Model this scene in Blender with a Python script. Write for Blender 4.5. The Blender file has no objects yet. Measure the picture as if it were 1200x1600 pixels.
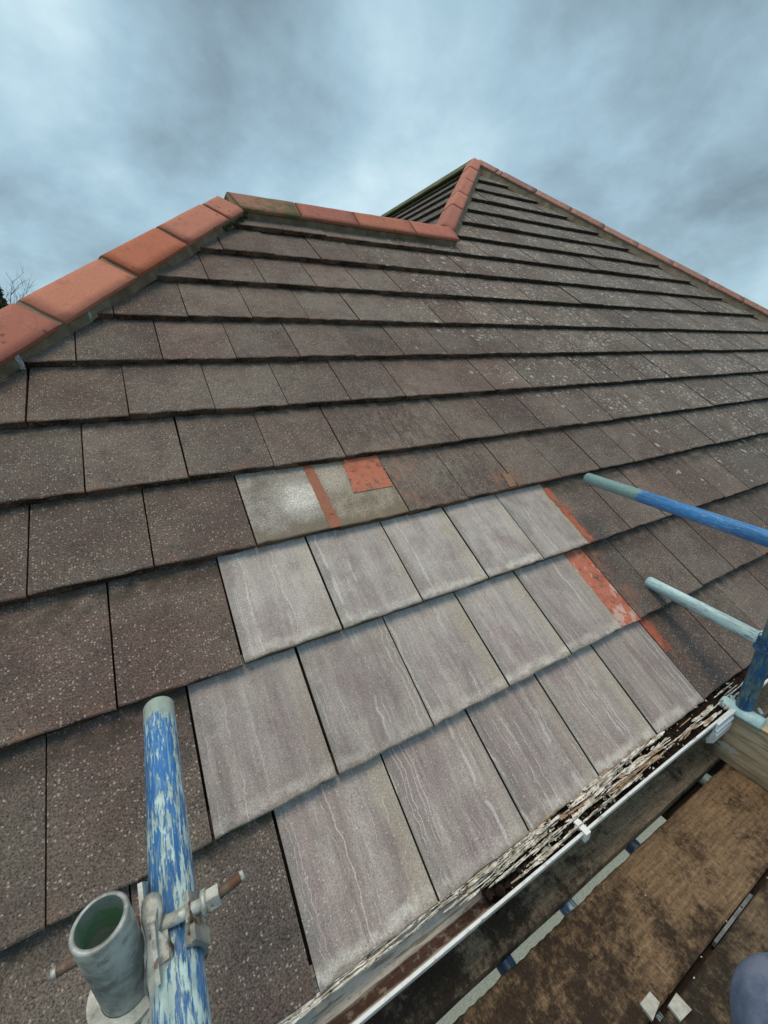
import bpy, bmesh, math, random
from mathutils import Matrix, Vector, noise as mnoise

scene = bpy.context.scene
COL = scene.collection
rng = random.Random(11)

# ------------------------------------------------------------------ camera
RW = ((0.87426025, -0.18784605, 0.44764145),
      (-0.48510789, -0.30305802, 0.82025982),
      (-0.01842124, -0.93427496, -0.35607719))
CAM = Vector((-0.6590968, -0.4442738, 1.1657369))
FOC = 631.2954
cd = bpy.data.cameras.new('camera')
cam = bpy.data.objects.new('camera', cd)
COL.objects.link(cam)
cd.sensor_fit = 'VERTICAL'
cd.sensor_height = 32.0
cd.lens = FOC / 1600.0 * 32.0
cd.clip_start = 0.02
cd.clip_end = 2000
mw = Matrix.Identity(4)
for i in range(3):
    mw[i][0] = RW[i][0]
    mw[i][1] = -RW[i][1]
    mw[i][2] = -RW[i][2]
    mw[i][3] = CAM[i]
cam.matrix_world = mw
scene.camera = cam

# ------------------------------------------------------------------ node helper
class NT:
    def __init__(s, tree):
        s.t = tree
    def n(s, typ, ins=None, **props):
        nd = s.t.nodes.new(typ)
        for k, v in props.items():
            setattr(nd, k, v)
        for k, v in (ins or {}).items():
            s.set(nd, k, v)
        return nd
    def set(s, nd, k, v):
        sock = nd.inputs[k]
        if isinstance(v, bpy.types.NodeSocket):
            s.t.links.new(v, sock)
        elif isinstance(v, (tuple, list)) and len(v) == 3 and sock.type == 'RGBA':
            sock.default_value = (*v, 1)
        else:
            sock.default_value = v
    def noise(s, vec, scale, detail=4, rough=0.55, dist=0.0):
        return s.n('ShaderNodeTexNoise', {'Vector': vec, 'Scale': scale, 'Detail': detail, 'Roughness': rough, 'Distortion': dist}).outputs['Fac']
    def voro(s, vec, scale, rand=1.0):
        return s.n('ShaderNodeTexVoronoi', {'Vector': vec, 'Scale': scale, 'Randomness': rand}).outputs
    def m(s, op, a, b=0.0, c=0.0, clamp=False):
        nd = s.n('ShaderNodeMath', {0: a, 1: b, 2: c}, operation=op)
        nd.use_clamp = clamp
        return nd.outputs[0]
    def v(s, op, a, b=(0, 0, 0)):
        nd = s.n('ShaderNodeVectorMath', {0: a}, operation=op)
        if op == 'SCALE':
            s.set(nd, 'Scale', b)
        else:
            s.set(nd, 1, b)
        return nd.outputs['Value'] if op in ('DOT_PRODUCT', 'LENGTH') else nd.outputs['Vector']
    def step(s, x, a, b):
        nd = s.n('ShaderNodeMapRange', {'Value': x, 'From Min': a, 'From Max': b}, interpolation_type='SMOOTHSTEP')
        return nd.outputs['Result']
    def mix(s, f, a, b, mode='MIX'):
        nd = s.n('ShaderNodeMix', data_type='RGBA', blend_type=mode)
        s.set(nd, 'Factor', f)
        for sock in nd.inputs:
            if sock.type == 'RGBA' and sock.name == 'A': sa = sock
            if sock.type == 'RGBA' and sock.name == 'B': sb = sock
        for sock, val in ((sa, a), (sb, b)):
            if isinstance(val, bpy.types.NodeSocket):
                s.t.links.new(val, sock)
            else:
                sock.default_value = (*val[:3], 1)
        return [o for o in nd.outputs if o.type == 'RGBA'][0]
    def mul(s, col, f):
        return s.v('SCALE', col, f)
    def pos(s):
        return s.n('ShaderNodeNewGeometry').outputs['Position']
    def obj(s):
        return s.n('ShaderNodeTexCoord').outputs['Object']
    def rnd(s):
        return s.n('ShaderNodeObjectInfo').outputs['Random']
    def xyz(s, vec):
        return s.n('ShaderNodeSeparateXYZ', {0: vec}).outputs
    def comb(s, x, y, z):
        return s.n('ShaderNodeCombineXYZ', {0: x, 1: y, 2: z}).outputs[0]

def material(name, rough=0.8, spec=0.35):
    mt = bpy.data.materials.new(name)
    mt.use_nodes = True
    t = mt.node_tree
    b = t.nodes['Principled BSDF']
    b.inputs['Roughness'].default_value = rough
    b.inputs['Specular IOR Level'].default_value = spec
    return mt, NT(t), b

def finish(k, b, col, height=None, strength=0.5, dist=0.004):
    k.set(b, 'Base Color', col)
    if height is not None:
        bp = k.n('ShaderNodeBump', {'Height': height, 'Strength': strength, 'Distance': dist})
        k.set(b, 'Normal', bp.outputs[0])

# ------------------------------------------------------------------ world (overcast sky)
w = bpy.data.worlds.new('World')
scene.world = w
w.use_nodes = True
w.node_tree.nodes.clear()
k = NT(w.node_tree)
SUN_EL, SUN_AZ = math.radians(82), math.radians(300)     # azimuth from +Y
sky = k.n('ShaderNodeTexSky', sky_type='NISHITA')
sky.sun_disc = False
sky.sun_elevation = SUN_EL
sky.sun_rotation = SUN_AZ
d = k.n('ShaderNodeTexCoord').outputs['Generated']
dz = k.m('MAXIMUM', k.xyz(d)[2], 0.0)
den = k.m('ADD', dz, 0.55)
cv = k.n('ShaderNodeVectorMath', {0: d, 1: k.comb(den, den, den)}, operation='DIVIDE').outputs[0]
f = k.noise(k.v('ADD', cv, (3.1, 1.7, 0.4)), 2.4, 9, 0.58, 0.15)
f = k.m('ADD', k.m('MULTIPLY', k.m('SUBTRACT', f, 0.5), 1.40), 0.57)
wisps = k.noise(cv, 9.0, 8, 0.62, 0.2)
f = k.m('ADD', f, k.m('MULTIPLY', k.m('SUBTRACT', wisps, 0.5), 0.20))
for (dx, dy, dzz), amp, wd in (((0.22, 0.875, 0.425), -0.42, 15), ((0.0, 0.94, 0.345), -0.14, 15),
                               ((0.80, 0.484, 0.347), -0.27, 21), ((-0.06, 0.86, 0.50), 0.26, 18),
                               ((0.42, 0.79, 0.42), 0.15, 17), ((0.60, 0.66, 0.45), 0.06, 18),
                               ((0.60, 0.76, 0.20), 0.08, 22), ((-0.15, 0.98, 0.10), 0.10, 14)):
    L = math.sqrt(dx * dx + dy * dy + dzz * dzz)
    dp = k.v('DOT_PRODUCT', d, (dx / L, dy / L, dzz / L))
    c0 = math.cos(math.radians(wd))
    f = k.m('ADD', f, k.m('MULTIPLY', k.step(dp, c0, 1.0), amp))
ramp = k.n('ShaderNodeValToRGB', {0: f})
el = ramp.color_ramp.elements
el[0].position, el[0].color = 0.10, (0.155, 0.215, 0.255, 1)
el[1].position, el[1].color = 1.0, (0.58, 0.72, 0.77, 1)
e = el.new(0.5); e.color = (0.300, 0.438, 0.520, 1)
e = el.new(0.7); e.color = (0.400, 0.555, 0.632, 1)
cloud = k.mul(ramp.outputs[0], 10.0)
skyc = k.mix(0.93, sky.outputs[0], cloud)
bg = k.n('ShaderNodeBackground', {'Color': skyc, 'Strength': 0.1})
out = k.n('ShaderNodeOutputWorld')
w.node_tree.links.new(bg.outputs[0], out.inputs[0])

sl = bpy.data.lights.new('sun', 'SUN')
sl.energy = 1.5
sl.angle = math.radians(28)
sl.color = (1.0, 0.76, 0.52)
sun = bpy.data.objects.new('sun', sl)
COL.objects.link(sun)
sdir = Vector((math.sin(SUN_AZ) * math.cos(SUN_EL), math.cos(SUN_AZ) * math.cos(SUN_EL), math.sin(SUN_EL)))
sun.rotation_euler = (-sdir).to_track_quat('-Z', 'Y').to_euler()
sun.location = (0, 0, 20)

vs = scene.view_settings
vs.view_transform = 'Standard'
vs.look = 'None'
vs.exposure = 0.38
vs.gamma = 1.0
vs.use_curve_mapping = False

# ------------------------------------------------------------------ object helpers
def link(o, parent=None):
    COL.objects.link(o)
    if parent is not None:
        o.parent = parent
    return o

def mobj(name, me, mats=None, parent=None, mat4=None, kind=None, label=None, cat=None, group=None):
    o = bpy.data.objects.new(name, me)
    for m_ in (mats or []):
        if m_.name not in [x.name for x in me.materials if x]:
            me.materials.append(m_)
    link(o, parent)
    if mat4 is not None:
        o.matrix_world = mat4 if parent is None else mat4
        if parent is not None:
            o.matrix_parent_inverse = base_inv(parent)
    elif parent is not None:
        o.matrix_parent_inverse = base_inv(parent)
    tag(o, label, cat, group, kind)
    return o

def base_inv(p):
    m4 = p.matrix_basis.copy()
    q = p.parent
    if q is not None:
        m4 = base_inv(q).inverted() @ p.matrix_parent_inverse @ m4
    return m4.inverted()

def tag(o, label=None, cat=None, group=None, kind=None):
    if label: o['label'] = label
    if cat: o['category'] = cat
    if group: o['group'] = group
    if kind: o['kind'] = kind

def empty(name, loc, label, cat, group=None):
    o = bpy.data.objects.new(name, None)
    o.empty_display_size = 0.1
    o.location = loc
    link(o)
    tag(o, label, cat, group)
    return o

def bm_mesh(bm, name, smooth=False):
    me = bpy.data.meshes.new(name)
    bmesh.ops.recalc_face_normals(bm, faces=bm.faces)
    if smooth:
        for fc in bm.faces: fc.smooth = True
    bm.to_mesh(me)
    bm.free()
    return me

def frame_of(a):
    a = a.normalized()
    r = Vector((0, 0, 1)) if abs(a.z) < 0.9 else Vector((0, 1, 0))
    x = r.cross(a).normalized()
    return x, a.cross(x).normalized(), a

def add_rod(bm, p0, p1, r, seg=12, mi=0, r1=None, caps=True, ridges=0):
    p0, p1 = Vector(p0), Vector(p1)
    x, y, a = frame_of(p1 - p0)
    r1 = r if r1 is None else r1
    n = max(1, ridges * 2)
    rings = []
    for j in range(n + 1):
        t = j / n
        rr = r + (r1 - r) * t
        if ridges and j % 2: rr *= 0.86
        c = p0.lerp(p1, t)
        rings.append([bm.verts.new(c + (x * math.cos(q) + y * math.sin(q)) * rr) for q in [2 * math.pi * i / seg for i in range(seg)]])
    for j in range(n):
        for i in range(seg):
            fc = bm.faces.new((rings[j][i], rings[j][(i + 1) % seg], rings[j + 1][(i + 1) % seg], rings[j + 1][i]))
            fc.material_index = mi
            fc.smooth = seg > 7
    if caps:
        bm.faces.new(rings[0][::-1]).material_index = mi
        bm.faces.new(rings[-1]).material_index = mi

def add_box(bm, c, sx, sy, sz, ax=None, mi=0, jit=0.0, taper=1.0):
    c = Vector(c)
    ax = ax or (Vector((1, 0, 0)), Vector((0, 1, 0)), Vector((0, 0, 1)))
    vs_ = []
    for dz in (-1, 1):
        for dx, dy in ((-1, -1), (1, -1), (1, 1), (-1, 1)):
            tp = taper if dz > 0 else 1
            p = c + ax[0] * dx * sx / 2 * tp + ax[1] * dy * sy / 2 * tp + ax[2] * dz * sz / 2
            if jit:
                p += Vector((rng.uniform(-jit, jit), rng.uniform(-jit, jit), rng.uniform(-jit, jit)))
            vs_.append(bm.verts.new(p))
    q = vs_
    fs = [bm.faces.new(z) for z in ((q[3], q[2], q[1], q[0]), (q[4], q[5], q[6], q[7]), (q[0], q[1], q[5], q[4]),
                                     (q[1], q[2], q[6], q[5]), (q[2], q[3], q[7], q[6]), (q[3], q[0], q[4], q[7]))]
    for fc in fs: fc.material_index = mi
    return fs

def bevel(bm, w_, seg=2, ang=0.6):
    es = [e_ for e_ in bm.edges if len(e_.link_faces) == 2 and e_.calc_face_angle(0) > ang]
    bmesh.ops.bevel(bm, geom=es, offset=w_, segments=seg, affect='EDGES', profile=0.5)

def add_arc(bm, c, axis, r0, r1, width, a0, a1, seg=14, ref=None):
    """part of a ring: r0 inner, r1 outer, width along axis, from angle a0 to a1 (deg); angle 0 = ref"""
    axis = Vector(axis).normalized()
    ref = Vector(ref)
    ref = (ref - axis * ref.dot(axis)).normalized()
    y = axis.cross(ref)
    c = Vector(c)
    prev = None
    for i in range(seg + 1):
        q = math.radians(a0 + (a1 - a0) * i / seg)
        dv = ref * math.cos(q) + y * math.sin(q)
        cur = [bm.verts.new(c + dv * r + axis * s_ * width / 2) for r, s_ in ((r0, -1), (r1, -1), (r1, 1), (r0, 1))]
        if prev:
            for j in range(4):
                bm.faces.new((prev[j], prev[(j + 1) % 4], cur[(j + 1) % 4], cur[j]))
        else:
            bm.faces.new(cur[::-1])
        prev = cur
    bm.faces.new(prev)

# ------------------------------------------------------------------ roof frame
TH = math.radians(37)
cT, sT = math.cos(TH), math.sin(TH)
FX, FY, FZ = Vector((1, 0, 0)), Vector((0, cT, sT)), Vector((0, -sT, cT))
def PU(u, v, z=0.0):
    return FX * u + FY * v + FZ * z
def plane_mat(u, v, z=0.0, rot=0.0):
    m4 = Matrix.Identity(4)
    for i in range(3):
        m4[i][0], m4[i][1], m4[i][2] = FX[i], FY[i], FZ[i]
    m4.translation = PU(u, v, z)
    return m4 @ Matrix.Rotation(rot, 4, 'Z')
def project(p):
    q = Vector(p) - CAM
    x = sum(RW[i][0] * q[i] for i in range(3))
    y = sum(RW[i][1] * q[i] for i in range(3))
    z = sum(RW[i][2] * q[i] for i in range(3))
    if z < 0.05: return None
    return (600 + FOC * x / z, 800 + FOC * y / z, z)

G, WT, TT = 0.32609, 0.295, 0.031           # gauge, cover width, tile thickness
DU = [-0.0042, 0.0134, 0.0122, -0.0097, -0.0117, -0.0078, -0.0025, -0.001, 0.006, 0.0006, 0.0048]
DV = [-0.0589, -0.0566, 0.0081, 0.0876, 0.0567, 0.0388, 0.0169, -0.0326, -0.0185, -0.0246, -0.0169]
def row_v(n): return (n + (DV[n] if n < 11 else -0.017)) * G
def uL(v): return -0.40 + 0.8 * (v - 3)      # left hip line
def uM(v): return 1.31 + 0.8 * (v - 3)       # hip of the higher roof
def uR(v): return 5.72 - 0.8 * (v - 3)       # right hip line
VRIDGE, VPEAK = 3.50, 5.756
GROUND = -5.2

# ------------------------------------------------------------------ materials
def mat_old_tile():
    mt, k, b = material('weathered granular concrete tile', 0.85, 0.3)
    p, r = k.pos(), k.rnd()
    x = k.xyz(p)[0]
    big = k.noise(p, 2.3, 5, 0.6)
    med = k.noise(p, 14, 5, 0.6)
    base = k.mix(k.step(big, 0.38, 0.62), (0.122, 0.092, 0.083), (0.170, 0.147, 0.126))
    base = k.mix(k.m('MULTIPLY', k.step(med, 0.5, 0.75), 0.5), base, (0.180, 0.132, 0.112))
    base = k.mix(k.m('MULTIPLY', k.step(med, 0.5, 0.27), 0.55), base, (0.070, 0.064, 0.060))
    right = k.step(x, 1.4, 3.6)
    base = k.mix(k.m('MULTIPLY', right, 0.55), base, (0.125, 0.120, 0.110))
    base = k.mul(base, k.m('ADD', k.m('MULTIPLY', r, 0.34), 0.82))
    base = k.mix(k.m('MULTIPLY', k.step(k.m('FRACT', k.m('MULTIPLY', r, 7.3)), 0.4, 1.0), 0.28), base, k.v('MULTIPLY', base, (1.18, 0.94, 0.86)))
    g1 = k.noise(p, 260, 3, 0.7)
    base = k.mul(base, k.m('ADD', k.m('MULTIPLY', k.m('SUBTRACT', g1, 0.5), 4.2), 1.0))
    # pale aggregate grains
    pw = k.v('ADD', p, k.v('SCALE', k.n('ShaderNodeTexNoise', {'Vector': p, 'Scale': 210.0, 'Detail': 2.0}).outputs['Color'], 0.006))
    vo = k.voro(pw, 150)
    cr = k.xyz(vo['Color'])[0]
    dens = k.noise(p, 9, 3)
    sp = k.m('MULTIPLY', k.m('GREATER_THAN', cr, k.m('SUBTRACT', 1.06, k.m('MULTIPLY', dens, 0.58))), k.step(vo['Distance'], 0.42, 0.22))
    base = k.mix(k.m('MULTIPLY', sp, 0.78), base, (0.50, 0.41, 0.335))
    vo2 = k.voro(pw, 95)
    sp2 = k.m('MULTIPLY', k.m('GREATER_THAN', k.xyz(vo2['Color'])[1], 0.88), k.step(vo2['Distance'], k.m('ADD', 0.10, k.m('MULTIPLY', k.xyz(vo2['Color'])[0], 0.22)), 0.06))
    base = k.mix(k.m('MULTIPLY', sp2, 0.75), base, (0.52, 0.45, 0.38))
    # lichen spots on the right-hand, older part
    wob = k.v('ADD', p, k.v('SCALE', k.n('ShaderNodeTexNoise', {'Vector': p, 'Scale': 40.0, 'Detail': 3.0}).outputs['Color'], 0.03))
    lv = k.voro(wob, 21)
    ss = k.m('ADD', k.m('ADD', x, k.m('MULTIPLY', k.xyz(p)[1], 1.6)), k.m('MULTIPLY', k.m('SUBTRACT', k.noise(p, 1.6, 3), 0.5), 1.6))
    lreg = k.m('MULTIPLY', k.m('MULTIPLY', k.step(ss, 2.8, 4.4), k.step(x, 0.4, 1.7)), 0.85)
    patch = k.step(k.noise(p, 3.4, 4), 0.40, 0.62)
    gate = k.m('LESS_THAN', k.xyz(lv['Color'])[2], k.m('MULTIPLY', lreg, k.m('ADD', patch, 0.25)))
    rad = k.m('ADD', 0.16, k.m('MULTIPLY', k.xyz(lv['Color'])[0], 0.34))
    lich = k.m('MULTIPLY', gate, k.step(lv['Distance'], rad, k.m('MULTIPLY', rad, 0.25)))
    base = k.mix(k.m('MULTIPLY', lich, 0.80), base, k.mix(k.noise(p, 60), (0.34, 0.33, 0.27), (0.66, 0.64, 0.58)))
    lv2 = k.voro(wob, 62)
    gate2 = k.m('LESS_THAN', k.xyz(lv2['Color'])[2], k.m('MULTIPLY', lreg, k.m('ADD', patch, 0.15)))
    lich2 = k.m('MULTIPLY', gate2, k.step(lv2['Distance'], 0.40, 0.12))
    base = k.mix(k.m('MULTIPLY', lich2, 0.78), base, (0.62, 0.61, 0.56))
    # scuffed pale weathering round the repair
    dist = k.v('LENGTH', k.v('SUBTRACT', p, tuple(PU(0.38, 1.33))))
    sc = k.m('MULTIPLY', k.step(dist, 0.62, 0.10), k.step(k.noise(k.v('MULTIPLY', p, (3.0, 1.0, 1.0)), 16, 6, 0.7), 0.42, 0.68))
    base = k.mix(k.m('MULTIPLY', sc, 0.5), base, (0.30, 0.265, 0.22))
    # reddish worn lower margin
    y = k.xyz(k.obj())[1]
    edge = k.m('MULTIPLY', k.step(y, 0.05, 0.0), k.step(k.noise(p, 12, 4), 0.5, 0.7))
    base = k.mix(k.m('MULTIPLY', edge, 0.55), base, (0.24, 0.13, 0.09))
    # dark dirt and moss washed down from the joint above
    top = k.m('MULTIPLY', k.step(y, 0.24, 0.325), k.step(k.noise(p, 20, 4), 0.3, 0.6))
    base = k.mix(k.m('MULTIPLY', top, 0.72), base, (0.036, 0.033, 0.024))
    # terracotta dust and smears next to the bare interlocks
    px = k.xyz(p)
    hal = k.m('MULTIPLY', k.step(k.m('ABSOLUTE', k.m('SUBTRACT', px[0], 0.915)), 0.085, 0.0), k.m('MULTIPLY', k.step(px[1], 0.02, 0.12), k.step(px[1], 0.86, 0.74)))
    hal2 = k.step(k.v('LENGTH', k.v('MULTIPLY', k.v('SUBTRACT', p, tuple(PU(0.70, 1.07))), (1.0, 0.8, 0.8))), 0.13, 0.02)
    hal3 = k.m('MULTIPLY', k.step(k.v('LENGTH', k.v('MULTIPLY', k.v('SUBTRACT', p, tuple(PU(0.20, 1.20))), (1.0, 0.6, 0.6))), 0.16, 0.04), 0.7)
    hal = k.m('MULTIPLY', k.m('MAXIMUM', k.m('MAXIMUM', hal, hal2), hal3), k.step(k.noise(k.v('MULTIPLY', p, (1.6, 0.8, 0.8)), 17, 6, 0.7), 0.42, 0.66))
    base = k.mix(k.m('MULTIPLY', hal, 0.62), base, (0.38, 0.165, 0.10))
    h = k.m('ADD', k.m('MULTIPLY', g1, 0.8), k.m('MULTIPLY', k.noise(p, 620, 2), 0.5))
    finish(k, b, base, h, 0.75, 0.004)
    return mt

def mat_edge():
    mt, k, b = material('dirty tile edge', 0.95, 0.15)
    p = k.pos()
    n1 = k.noise(p, 150, 4, 0.75)
    c = k.mix(k.step(k.noise(p, 8, 4), 0.35, 0.65), (0.045, 0.026, 0.018), (0.190, 0.108, 0.074))
    far = k.step(k.xyz(p)[0], 0.8, 2.2)
    c = k.mix(k.m('MULTIPLY', far, 0.8), c, (0.026, 0.023, 0.015))
    c = k.mix(k.m('MULTIPLY', k.step(n1, 0.55, 0.70), 0.75), c, (0.55, 0.38, 0.27))
    c = k.mix(k.m('MULTIPLY', k.step(n1, 0.45, 0.30), 0.8), c, (0.02, 0.012, 0.009))
    finish(k, b, c, n1, 1.0, 0.008)
    return mt

def mat_new_tile():
    mt, k, b = material('clean pale concrete tile', 0.72, 0.35)
    o, r = k.obj(), k.rnd()
    ox = k.xyz(o)
    off = k.comb(k.m('MULTIPLY', r, 37.0), k.m('MULTIPLY', r, 91.0), 0.0)
    po = k.v('ADD', o, off)
    st = k.v('MULTIPLY', po, (1.0, 0.10, 1.0))
    s1 = k.noise(st, 22, 5, 0.55, 0.4)
    s2 = k.noise(k.v('MULTIPLY', po, (1.0, 0.045, 1.0)), 80, 4, 0.6)
    base = k.mix(k.step(s1, 0.33, 0.67), (0.315, 0.262, 0.250), (0.435, 0.388, 0.366))
    base = k.mix(k.m('MULTIPLY', k.step(k.noise(po, 7, 4), 0.42, 0.66), 0.55), base, (0.300, 0.236, 0.236))
    base = k.mul(base, k.m('ADD', k.m('MULTIPLY', k.m('SUBTRACT', s2, 0.5), 1.0), 1.0))
    bloom = k.step(k.xyz(k.pos())[1], 0.05, 0.80)
    base = k.mix(k.m('MULTIPLY', bloom, k.m('ADD', 0.08, k.m('MULTIPLY', k.step(k.noise(po, 9, 5, 0.6), 0.35, 0.65), 0.36))), k.mul(base, 0.84), (0.56, 0.545, 0.52))
    # greyer yellowish band down one side
    edge = k.m('ADD', ox[0], k.m('MULTIPLY', k.m('SUBTRACT', k.noise(po, 16, 4), 0.5), 0.10))
    band = k.m('MULTIPLY', k.step(edge, 0.225, 0.262), k.m('ADD', 0.15, k.m('MULTIPLY', k.m('FRACT', k.m('MULTIPLY', r, 3.1)), 0.5)))
    base = k.mix(band, base, (0.395, 0.360, 0.280))
    lb = k.m('MULTIPLY', k.step(edge, 0.045, 0.0), 0.5)
    base = k.mix(lb, base, (0.20, 0.20, 0.185))
    # pale lime run lines down the slope
    wy = k.noise(k.v('MULTIPLY', po, (5.0, 8.0, 1.0)), 1.0, 3, 0.6)
    wf = k.noise(k.v('MULTIPLY', po, (8.0, 70.0, 1.0)), 1.0, 2, 0.6)
    xw = k.m('ADD', ox[0], k.m('ADD', k.m('MULTIPLY', wy, 0.045), k.m('MULTIPLY', wf, 0.006)))
    ln = k.noise(k.comb(xw, k.m('MULTIPLY', r, 91.0), 0.0), 30, 1.5, 0.5)
    line = k.m('MULTIPLY', k.step(k.m('ABSOLUTE', k.m('SUBTRACT', ln, 0.53)), 0.014, 0.004), k.step(k.noise(po, 9, 3), 0.40, 0.56))
    base = k.mix(k.m('MULTIPLY', line, 0.62), base, (0.60, 0.575, 0.545))
    # whitish residue just above the lower margin
    yy = k.m('ADD', ox[1], k.m('MULTIPLY', k.m('SUBTRACT', k.noise(po, 26, 5, 0.65), 0.5), 0.05))
    wh = k.m('MULTIPLY', k.m('MULTIPLY', k.step(yy, 0.006, 0.016), k.step(yy, 0.044, 0.022)), k.step(k.noise(po, 14, 4), 0.34, 0.60))
    base = k.mix(k.m('MULTIPLY', wh, k.m('ADD', 0.25, k.m('MULTIPLY', k.m('FRACT', k.m('MULTIPLY', r, 5.7)), 0.55))), base, (0.60, 0.58, 0.53))
    low = k.step(yy, 0.012, 0.003)
    base = k.mix(k.m('MULTIPLY', low, 0.65), base, (0.26, 0.235, 0.185))
    sp = k.voro(po, 150)
    base = k.mix(k.m('MULTIPLY', k.m('MULTIPLY', k.m('GREATER_THAN', k.xyz(sp['Color'])[0], 0.80), k.step(sp['Distance'], 0.4, 0.2)), 0.5), base, (0.17, 0.16, 0.15))
    base = k.mix(k.m('MULTIPLY', k.m('MULTIPLY', k.m('LESS_THAN', k.xyz(sp['Color'])[1], 0.16), k.step(sp['Distance'], 0.4, 0.2)), 0.5), base, (0.60, 0.57, 0.53))
    # dark bruises and tiny pits
    br = k.step(k.noise(po, 10, 6, 0.7), 0.58, 0.74)
    base = k.mix(k.m('MULTIPLY', br, 0.45), base, (0.15, 0.15, 0.14))
    g = k.noise(po, 330, 3, 0.7)
    base = k.mul(base, k.m('ADD', k.m('MULTIPLY', k.m('SUBTRACT', g, 0.5), 2.0), 1.0))
    base = k.mul(base, k.m('ADD', k.m('MULTIPLY', r, 0.22), 0.88))
    finish(k, b, base, k.m('ADD', k.m('MULTIPLY', s2, 0.4), k.m('ADD', k.m('MULTIPLY', g, 0.3), k.m('MULTIPLY', line, 0.6))), 0.35, 0.003)
    return mt

def mat_pale_edge():
    mt, k, b = material('greenish pale tile edge', 0.9, 0.2)
    p = k.pos()
    c = k.mix(k.noise(p, 60, 4), (0.055, 0.053, 0.038), (0.150, 0.142, 0.105))
    c = k.mix(k.step(k.noise(p, 14, 4), 0.5, 0.7), c, (0.030, 0.029, 0.020))
    finish(k, b, c, k.noise(p, 150, 3), 0.6)
    return mt

def mat_cement(name, a, bb, cc, cx, cy):
    mt, k, b = material(name, 0.9, 0.25)
    o, p = k.obj(), k.pos()
    n1 = k.noise(p, 14, 5, 0.65)
    base = k.mix(k.step(n1, 0.35, 0.65), a, bb)
    dv = k.v('LENGTH', k.v('SUBTRACT', o, (cx, cy, 0)))
    base = k.mix(k.m('MULTIPLY', k.step(k.m('ADD', dv, k.m('MULTIPLY', k.m('SUBTRACT', n1, 0.5), 0.16)), 0.12, 0.02), 0.9), base, cc)
    g = k.noise(p, 240, 3, 0.7)
    base = k.mul(base, k.m('ADD', k.m('MULTIPLY', k.m('SUBTRACT', g, 0.5), 3.2), 1.0))
    pit = k.step(k.noise(p, 90, 4, 0.7), 0.60, 0.70)
    base = k.mix(k.m('MULTIPLY', pit, 0.3), base, (0.14, 0.13, 0.105))
    low = k.m('MULTIPLY', k.step(k.m('ADD', k.xyz(o)[1], k.m('MULTIPLY', k.m('SUBTRACT', n1, 0.5), 0.1)), 0.07, 0.0), 0.8)
    base = k.mix(low, base, (0.19, 0.155, 0.11))
    finish(k, b, base, g, 0.6)
    return mt

def mat_terracotta(name, a, bb, dark=0.0, white=0.0, moss=0.0, remains=False):
    mt, k, b = material(name, 0.7, 0.35)
    p, r = k.pos(), k.rnd()
    n1 = k.noise(p, 7, 5, 0.6)
    hue = k.mix(k.step(r, 0.25, 0.75), a, bb)
    base = k.mix(k.m('MULTIPLY', k.step(n1, 0.42, 0.66), 0.6), hue, bb)
    base = k.mul(base, k.m('ADD', k.m('MULTIPLY', k.noise(p, 150, 4, 0.75), 0.9), 0.55))
    base = k.mix(k.m('MULTIPLY', k.step(k.noise(p, 11, 6, 0.7), 0.52, 0.66), 0.45), base, k_mul(a, 0.62))
    base = k.mix(k.m('MULTIPLY', k.step(k.noise(k.v('ADD', p, (5, 2, 1)), 13, 6, 0.72), 0.60, 0.72), 0.35), base, (0.60, 0.36, 0.26))
    vo = k.voro(k.v('ADD', p, k.v('SCALE', k.n('ShaderNodeTexNoise', {'Vector': p, 'Scale': 50.0}).outputs['Color'], 0.02)), 24)
    pit = k.m('MULTIPLY', k.m('LESS_THAN', k.xyz(vo['Color'])[0], k.m('MULTIPLY', k.step(k.noise(p, 5, 3), 0.42, 0.66), 0.75)), k.step(vo['Distance'], 0.24, 0.12))
    base = k.mix(k.m('MULTIPLY', pit, 0.75), base, (0.10, 0.035, 0.022))
    base = k.mul(base, k.m('ADD', 0.80, k.m('MULTIPLY', k.m('FRACT', k.m('MULTIPLY', r, 9.7)), 0.34)))
    if remains:
        base = k.mix(k.step(k.noise(p, 34, 6, 0.72), 0.53, 0.62), base, k.mix(k.noise(p, 200, 3, 0.7), (0.07, 0.055, 0.047), (0.22, 0.17, 0.14)))
    dirt = k.step(k.noise(p, 18, 6, 0.7), 0.58 - dark * 0.18, 0.74)
    base = k.mix(k.m('MULTIPLY', dirt, 0.25 + 0.6 * dark), base, (0.05, 0.032, 0.026))
    if white:
        wm = k.step(k.noise(k.v('MULTIPLY', p, (1, .5, 1)), 26, 5, 0.65), 0.54, 0.62)
        base = k.mix(k.m('MULTIPLY', wm, white), base, (0.62, 0.52, 0.48))
    if moss:
        mm = k.step(k.noise(p, 6, 6, 0.7), 0.60 - 0.3 * moss, 0.66)
        base = k.mix(k.m('MULTIPLY', mm, 0.9), base, k.mix(k.noise(p, 70), (0.035, 0.05, 0.012), (0.10, 0.12, 0.03)))
    finish(k, b, base, k.m('ADD', k.noise(p, 150, 3), k.m('MULTIPLY', pit, -0.8)), 0.35, 0.003)
    return mt

def mat_simple(name, a, bb, scale=20, rough=0.85, bump=0.4, grain=0.5, gs=200, spec=0.3, bd=0.004):
    mt, k, b = material(name, rough, spec)
    p = k.pos()
    base = k.mix(k.step(k.noise(p, scale, 5, 0.6), 0.33, 0.67), a, bb)
    g = k.noise(p, gs, 3, 0.7)
    base = k.mul(base, k.m('ADD', k.m('MULTIPLY', k.m('SUBTRACT', g, 0.5), grain * 2), 1.0))
    finish(k, b, base, g, bump, bd)
    return mt

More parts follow.
